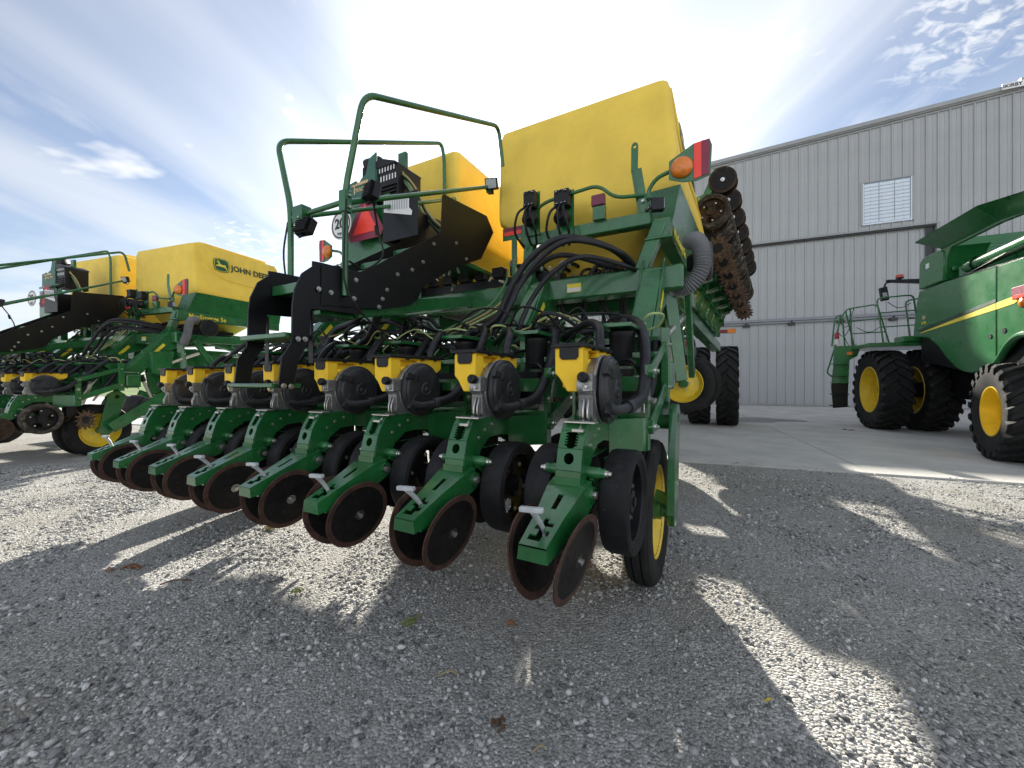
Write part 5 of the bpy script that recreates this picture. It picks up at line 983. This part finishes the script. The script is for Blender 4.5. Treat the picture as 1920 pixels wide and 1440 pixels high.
m = MB(); m.tube(spl([(.46, 1.2, 1.28), (.44, .95, 1.42), (.43, .70, 1.66), (.42, .45, 1.75), (.42, .1, 1.72)], 6), .045, 10); BC('wheel_fender', m, GREEN2, 0)
m = MB(); m.lathe((.498, 1.25, 1.80), (-1, 0, 0), [(.04, 0), (.035, .008), (0, .008)], 14); m.lathe((.498, .95, 1.86), (-1, 0, 0), [(.045, 0), (.04, .008), (0, .008)], 14); BC('panel_latch', m, BLACKP, 0)
m = MB(); m.prism([(3.4, 1.7), (5.0, 1.5), (5.1, 2.4), (4.7, 3.2), (3.4, 3.2)], 'x', 1.35, 2.75); cab = BC('cab', m, GLASS, .04); m = MB(); m.box(1.3, 2.8, 3.3, 4.95, 3.2, 3.4); BC('cab_roof', m, GREEN2, .05, cab)
m = MB(); m.prism([(1.35, 3.10), (1.35, 2.98), (.95, 3.03), (.45, 3.10), (.42, 3.15), (.9, 3.12)], 'y', 4.55, 4.68); m.tube(fillet([(.50, 4.6, 3.10), (.40, 4.6, 3.08), (.38, 4.6, 2.98)], .04), .018, 8); m.obox((.365, 4.58, 2.82), (.065, 0, .01), (0, .05, 0), (-.02, 0, .155)); m.obox((.365, 4.528, 2.80), (.045, 0, .005), (0, .003, 0), (-.01, 0, .05), 1); BC('mirror_arm', m, [BLACKP, LAMP], .015).location = (0, 0, .33)
m = MB(); m.lathe((.66, 4.6, 3.12), (0, 0, 1), [(.03, 0), (.03, .04), (.07, .04), (.075, .06), (.07, .12), (.05, .135), (0, .14)], 18, 0, ms=[1, 1, 1, 0, 0, 0]); BC('beacon', m, [mat('beacon_red', (.5, .06, .03), .3), BLACKP], 0).location = (0, 0, .33)
# platform, railings and ladder
m = MB(); m.box(-.25, 1.4, 3.55, 5.0, 1.84, 1.93); m.box(.3, 1.4, 3.5, 3.9, 1.93, 2.05); BC('platform', m, GREEN2, .01)
def railc(pts, r=.017, nm='railing'): m = MB(); m.tube(fillet(pts, .10, 5), r, 8); return BC(nm, m, GREEN2, 0)
railc([(-.15, 4.7, 1.93), (-.33, 4.7, 2.86), (.28, 4.7, 2.94), (.52, 4.7, 1.93)]); railc([(.12, 3.9, 1.93), (.0, 3.9, 2.95), (.62, 3.9, 2.98), (.74, 3.9, 1.93)]); railc([(.70, 4.2, 1.93), (.60, 4.2, 2.90), (.92, 4.2, 2.95), (1.15, 4.2, 2.3)])
for pp in ([(-.27, 4.7, 2.55), (.37, 4.7, 2.6)], [(-.21, 4.7, 2.25), (.44, 4.7, 2.27)], [(.05, 3.9, 2.62), (.66, 3.9, 2.64)], [(.08, 3.9, 2.3), (.7, 3.9, 2.32)], [(.65, 4.2, 2.5), (1.05, 4.2, 2.5)]): BC('railing_bar', MB().tube(pp, .013, 6), GREEN2, 0)
m = MB()
for (x0, y0, z0), (x1, y1, z1), sag in (((-.45, 4.7, 2.6), (-.2, 4.7, 2.6), .18), ((-.5, 4.7, 2.35), (-.2, 4.7, 2.5), .22), ((-.42, 4.7, 2.75), (-.15, 4.7, 2.9), .3), ((-.1, 4.7, 2.4), (.35, 4.7, 2.4), .12), ((.3, 4.2, 2.9), (.7, 4.2, 2.85), .12), ((-.38, 4.7, 2.3), (-.1, 4.7, 2.0), .2)):
    m.tube(spl([(x0, y0, z0), (x0 * .7 + x1 * .3, y0, z0 * .7 + z1 * .3 - sag * .8), ((x0 + x1) / 2, y0, (z0 + z1) / 2 - sag), (x0 * .3 + x1 * .7, y0, z0 * .3 + z1 * .7 - sag * .8), (x1, y1, z1)], 4), .008, 5)
BC('safety_chain', m, BLACKS, 0)
railc([(-.36, 4.6, 1.9), (-.42, 4.6, 2.72), (-.26, 4.6, 2.9), (-.22, 4.6, 1.85)]); railc([(-.62, 4.6, 1.95), (-.56, 4.6, 2.66), (-.45, 4.6, 2.72), (-.55, 4.6, 1.95), (-.72, 4.6, 1.30), (-.62, 4.6, 1.20)])
m = MB(); fn = lambda p, q, t: (p, 4.5 + t, q); m.plate([(-.60, 1.95), (-.18, 1.95), (-.1, 1.86), (-.15, 1.70), (-.30, 1.60), (-.34, .47), (-.62, .43), (-.66, .95), (-.62, 1.4)], [], fn, .03); ldr = BC('ladder', m, GREEN2, .008)
m = MB(); m.plate([(-.335, 1.06), (-.335, .47), (-.62, .43), (-.655, 1.04)], [], lambda p, q, t: (p, 4.498 - t, q), .01); m.build('ladder_flap', BLACKS, ldr, .004)
for z in (1.5, 1.22, 1.04, .76, .48): MB().box(-.66, -.34, 4.40, 4.62, z, z + .025).build('rung', GREEN2 if z > 1 else BLACKS, ldr, .004)
m = MB(); m.lathe((-.56, 4.46, 1.98), (0, 0, 1), [(0, 0), (.045, 0), (.045, .12), (.03, .14), (0, .14)], 12, 0); m.lathe((-.56, 4.46, 2.12), (0, 0, 1), [(.045, 0), (.045, .11), (.02, .16), (0, .16)], 12, 1); BC('fire_extinguisher', m, [WHITE, mat('red_paint', (.35, .02, .03), .35)], 0)
m = MB(); m.box(-.36, -.25, 4.47, 4.499, 1.72, 1.80); BC('side_marker', m, AMBER, .006)

# ------------------------------------------------------------------ litter and far odds and ends
STRAW = mat('straw', (.30, .24, .12), .8); TWIG = mat('twig', (.10, .06, .035), .9); RUSTL = mat('rust_leaf', (.20, .085, .04), .8); GRASS = mat('grass_tuft', (.16, .19, .05), .8); YLEAF = mat('yellow_leaf', (.6, .45, .05), .7)
def gp(u, v): Y = CAM_H * 740 / (v - 714); return Vector(((u - 960) / 740 * Y, Y, 0))
def litter(nm, u, v, L, a, r, mt, lb, n=1, spread=.03):
    rr_ = random.Random(int(u * 7 + v)); c = gp(u, v); m = MB()
    for i in range(n):
        b = a + rr_.uniform(-.6, .6) * (n > 1); p = Vector((rr_.uniform(-spread, spread) * (n > 1), rr_.uniform(-spread, spread) * (n > 1), .010)); d = Vector((math.cos(b), math.sin(b), 0)) * L * rr_.uniform(.6, 1)
        m.tube(spl([p - d / 2, p + Vector((rr_.uniform(-.01, .01), rr_.uniform(-.01, .01), .014)), p + d / 2 + Vector((0, 0, .004))], 4), r, 5)
    o = m.build(nm, mt); o.location = c; tag(o, lb, nm.replace('_', ' ').split()[-1])
litter('fallen_twig', 330, 1096, .18, .25, .004, TWIG, 'thin dark twig on the gravel left of the row units'); litter('dead_leaf', 258, 1064, .07, .1, .005, RUSTL, 'crumpled rust-brown leaf on sunlit gravel at the left', 4, .05); litter('dead_leaf', 205, 1073, .04, .1, .004, RUSTL, 'small brown leaf scrap left of the crumpled leaf', 2, .02)
litter('grass_tuft', 775, 1170, .06, .6, .003, GRASS, 'flattened green grass wisp in a sunlit patch under the row units', 9, .03); litter('straw_clump', 512, 992, .07, .3, .004, STRAW, 'brown straw clump below the fourth row unit', 14, .04); litter('straw_stalk', 840, 1272, .10, .05, .003, STRAW, 'pale straw stalk lying on the gravel in the middle foreground'); litter('wood_chip', 955, 1176, .035, .1, .007, RUSTL, 'small reddish wood chip right of the grass wisp', 2, .01)
litter('soil_clod', 935, 1368, .02, .9, .005, TWIG, 'brown soil crumb with a straw, bottom centre', 4, .015); litter('straw_stalk', 1010, 1415, .06, .2, .003, STRAW, 'short straw stalk near the bottom edge'); litter('yellow_leaf', 1440, 1322, .018, .3, .002, YLEAF, 'tiny yellow leaf on the gravel at lower right', 2, .006); litter('grass_tuft', 560, 1112, .05, .3, .003, GRASS, 'small green grass wisp below the sixth closing disc', 7, .025)
litter('soil_crumb', 1590, 808, .16, .1, .02, TWIG, 'dark scrap lying on the concrete left of the combine wheels', 2, .1)
m = MB()
for i in range(3): m.lathe((0, 0, .33), (1, 0, 0), [(.15, .2 + i * .6), (.30, .2 + i * .6), (.34, .35 + i * .6), (.34, .55 + i * .6), (.30, .7 + i * .6), (.15, .7 + i * .6)], 20)
o = m.build('tyre_stack', RUBBER); o.location = (-12.6, 12.2, 0); tag(o, 'row of black tyres lying on the far concrete behind the second planter', 'tyres')

for o in list(bpy.data.objects):
    if o.name.split('.')[0] in ('bolts', 'panel_bolts', 'hose_fittings', 'cable_tangle', 'wiring_loom', 'clamp_plates', 'safety_chain', 'seed_hose_bundle', 'print'): o['kind'] = 'stuff'
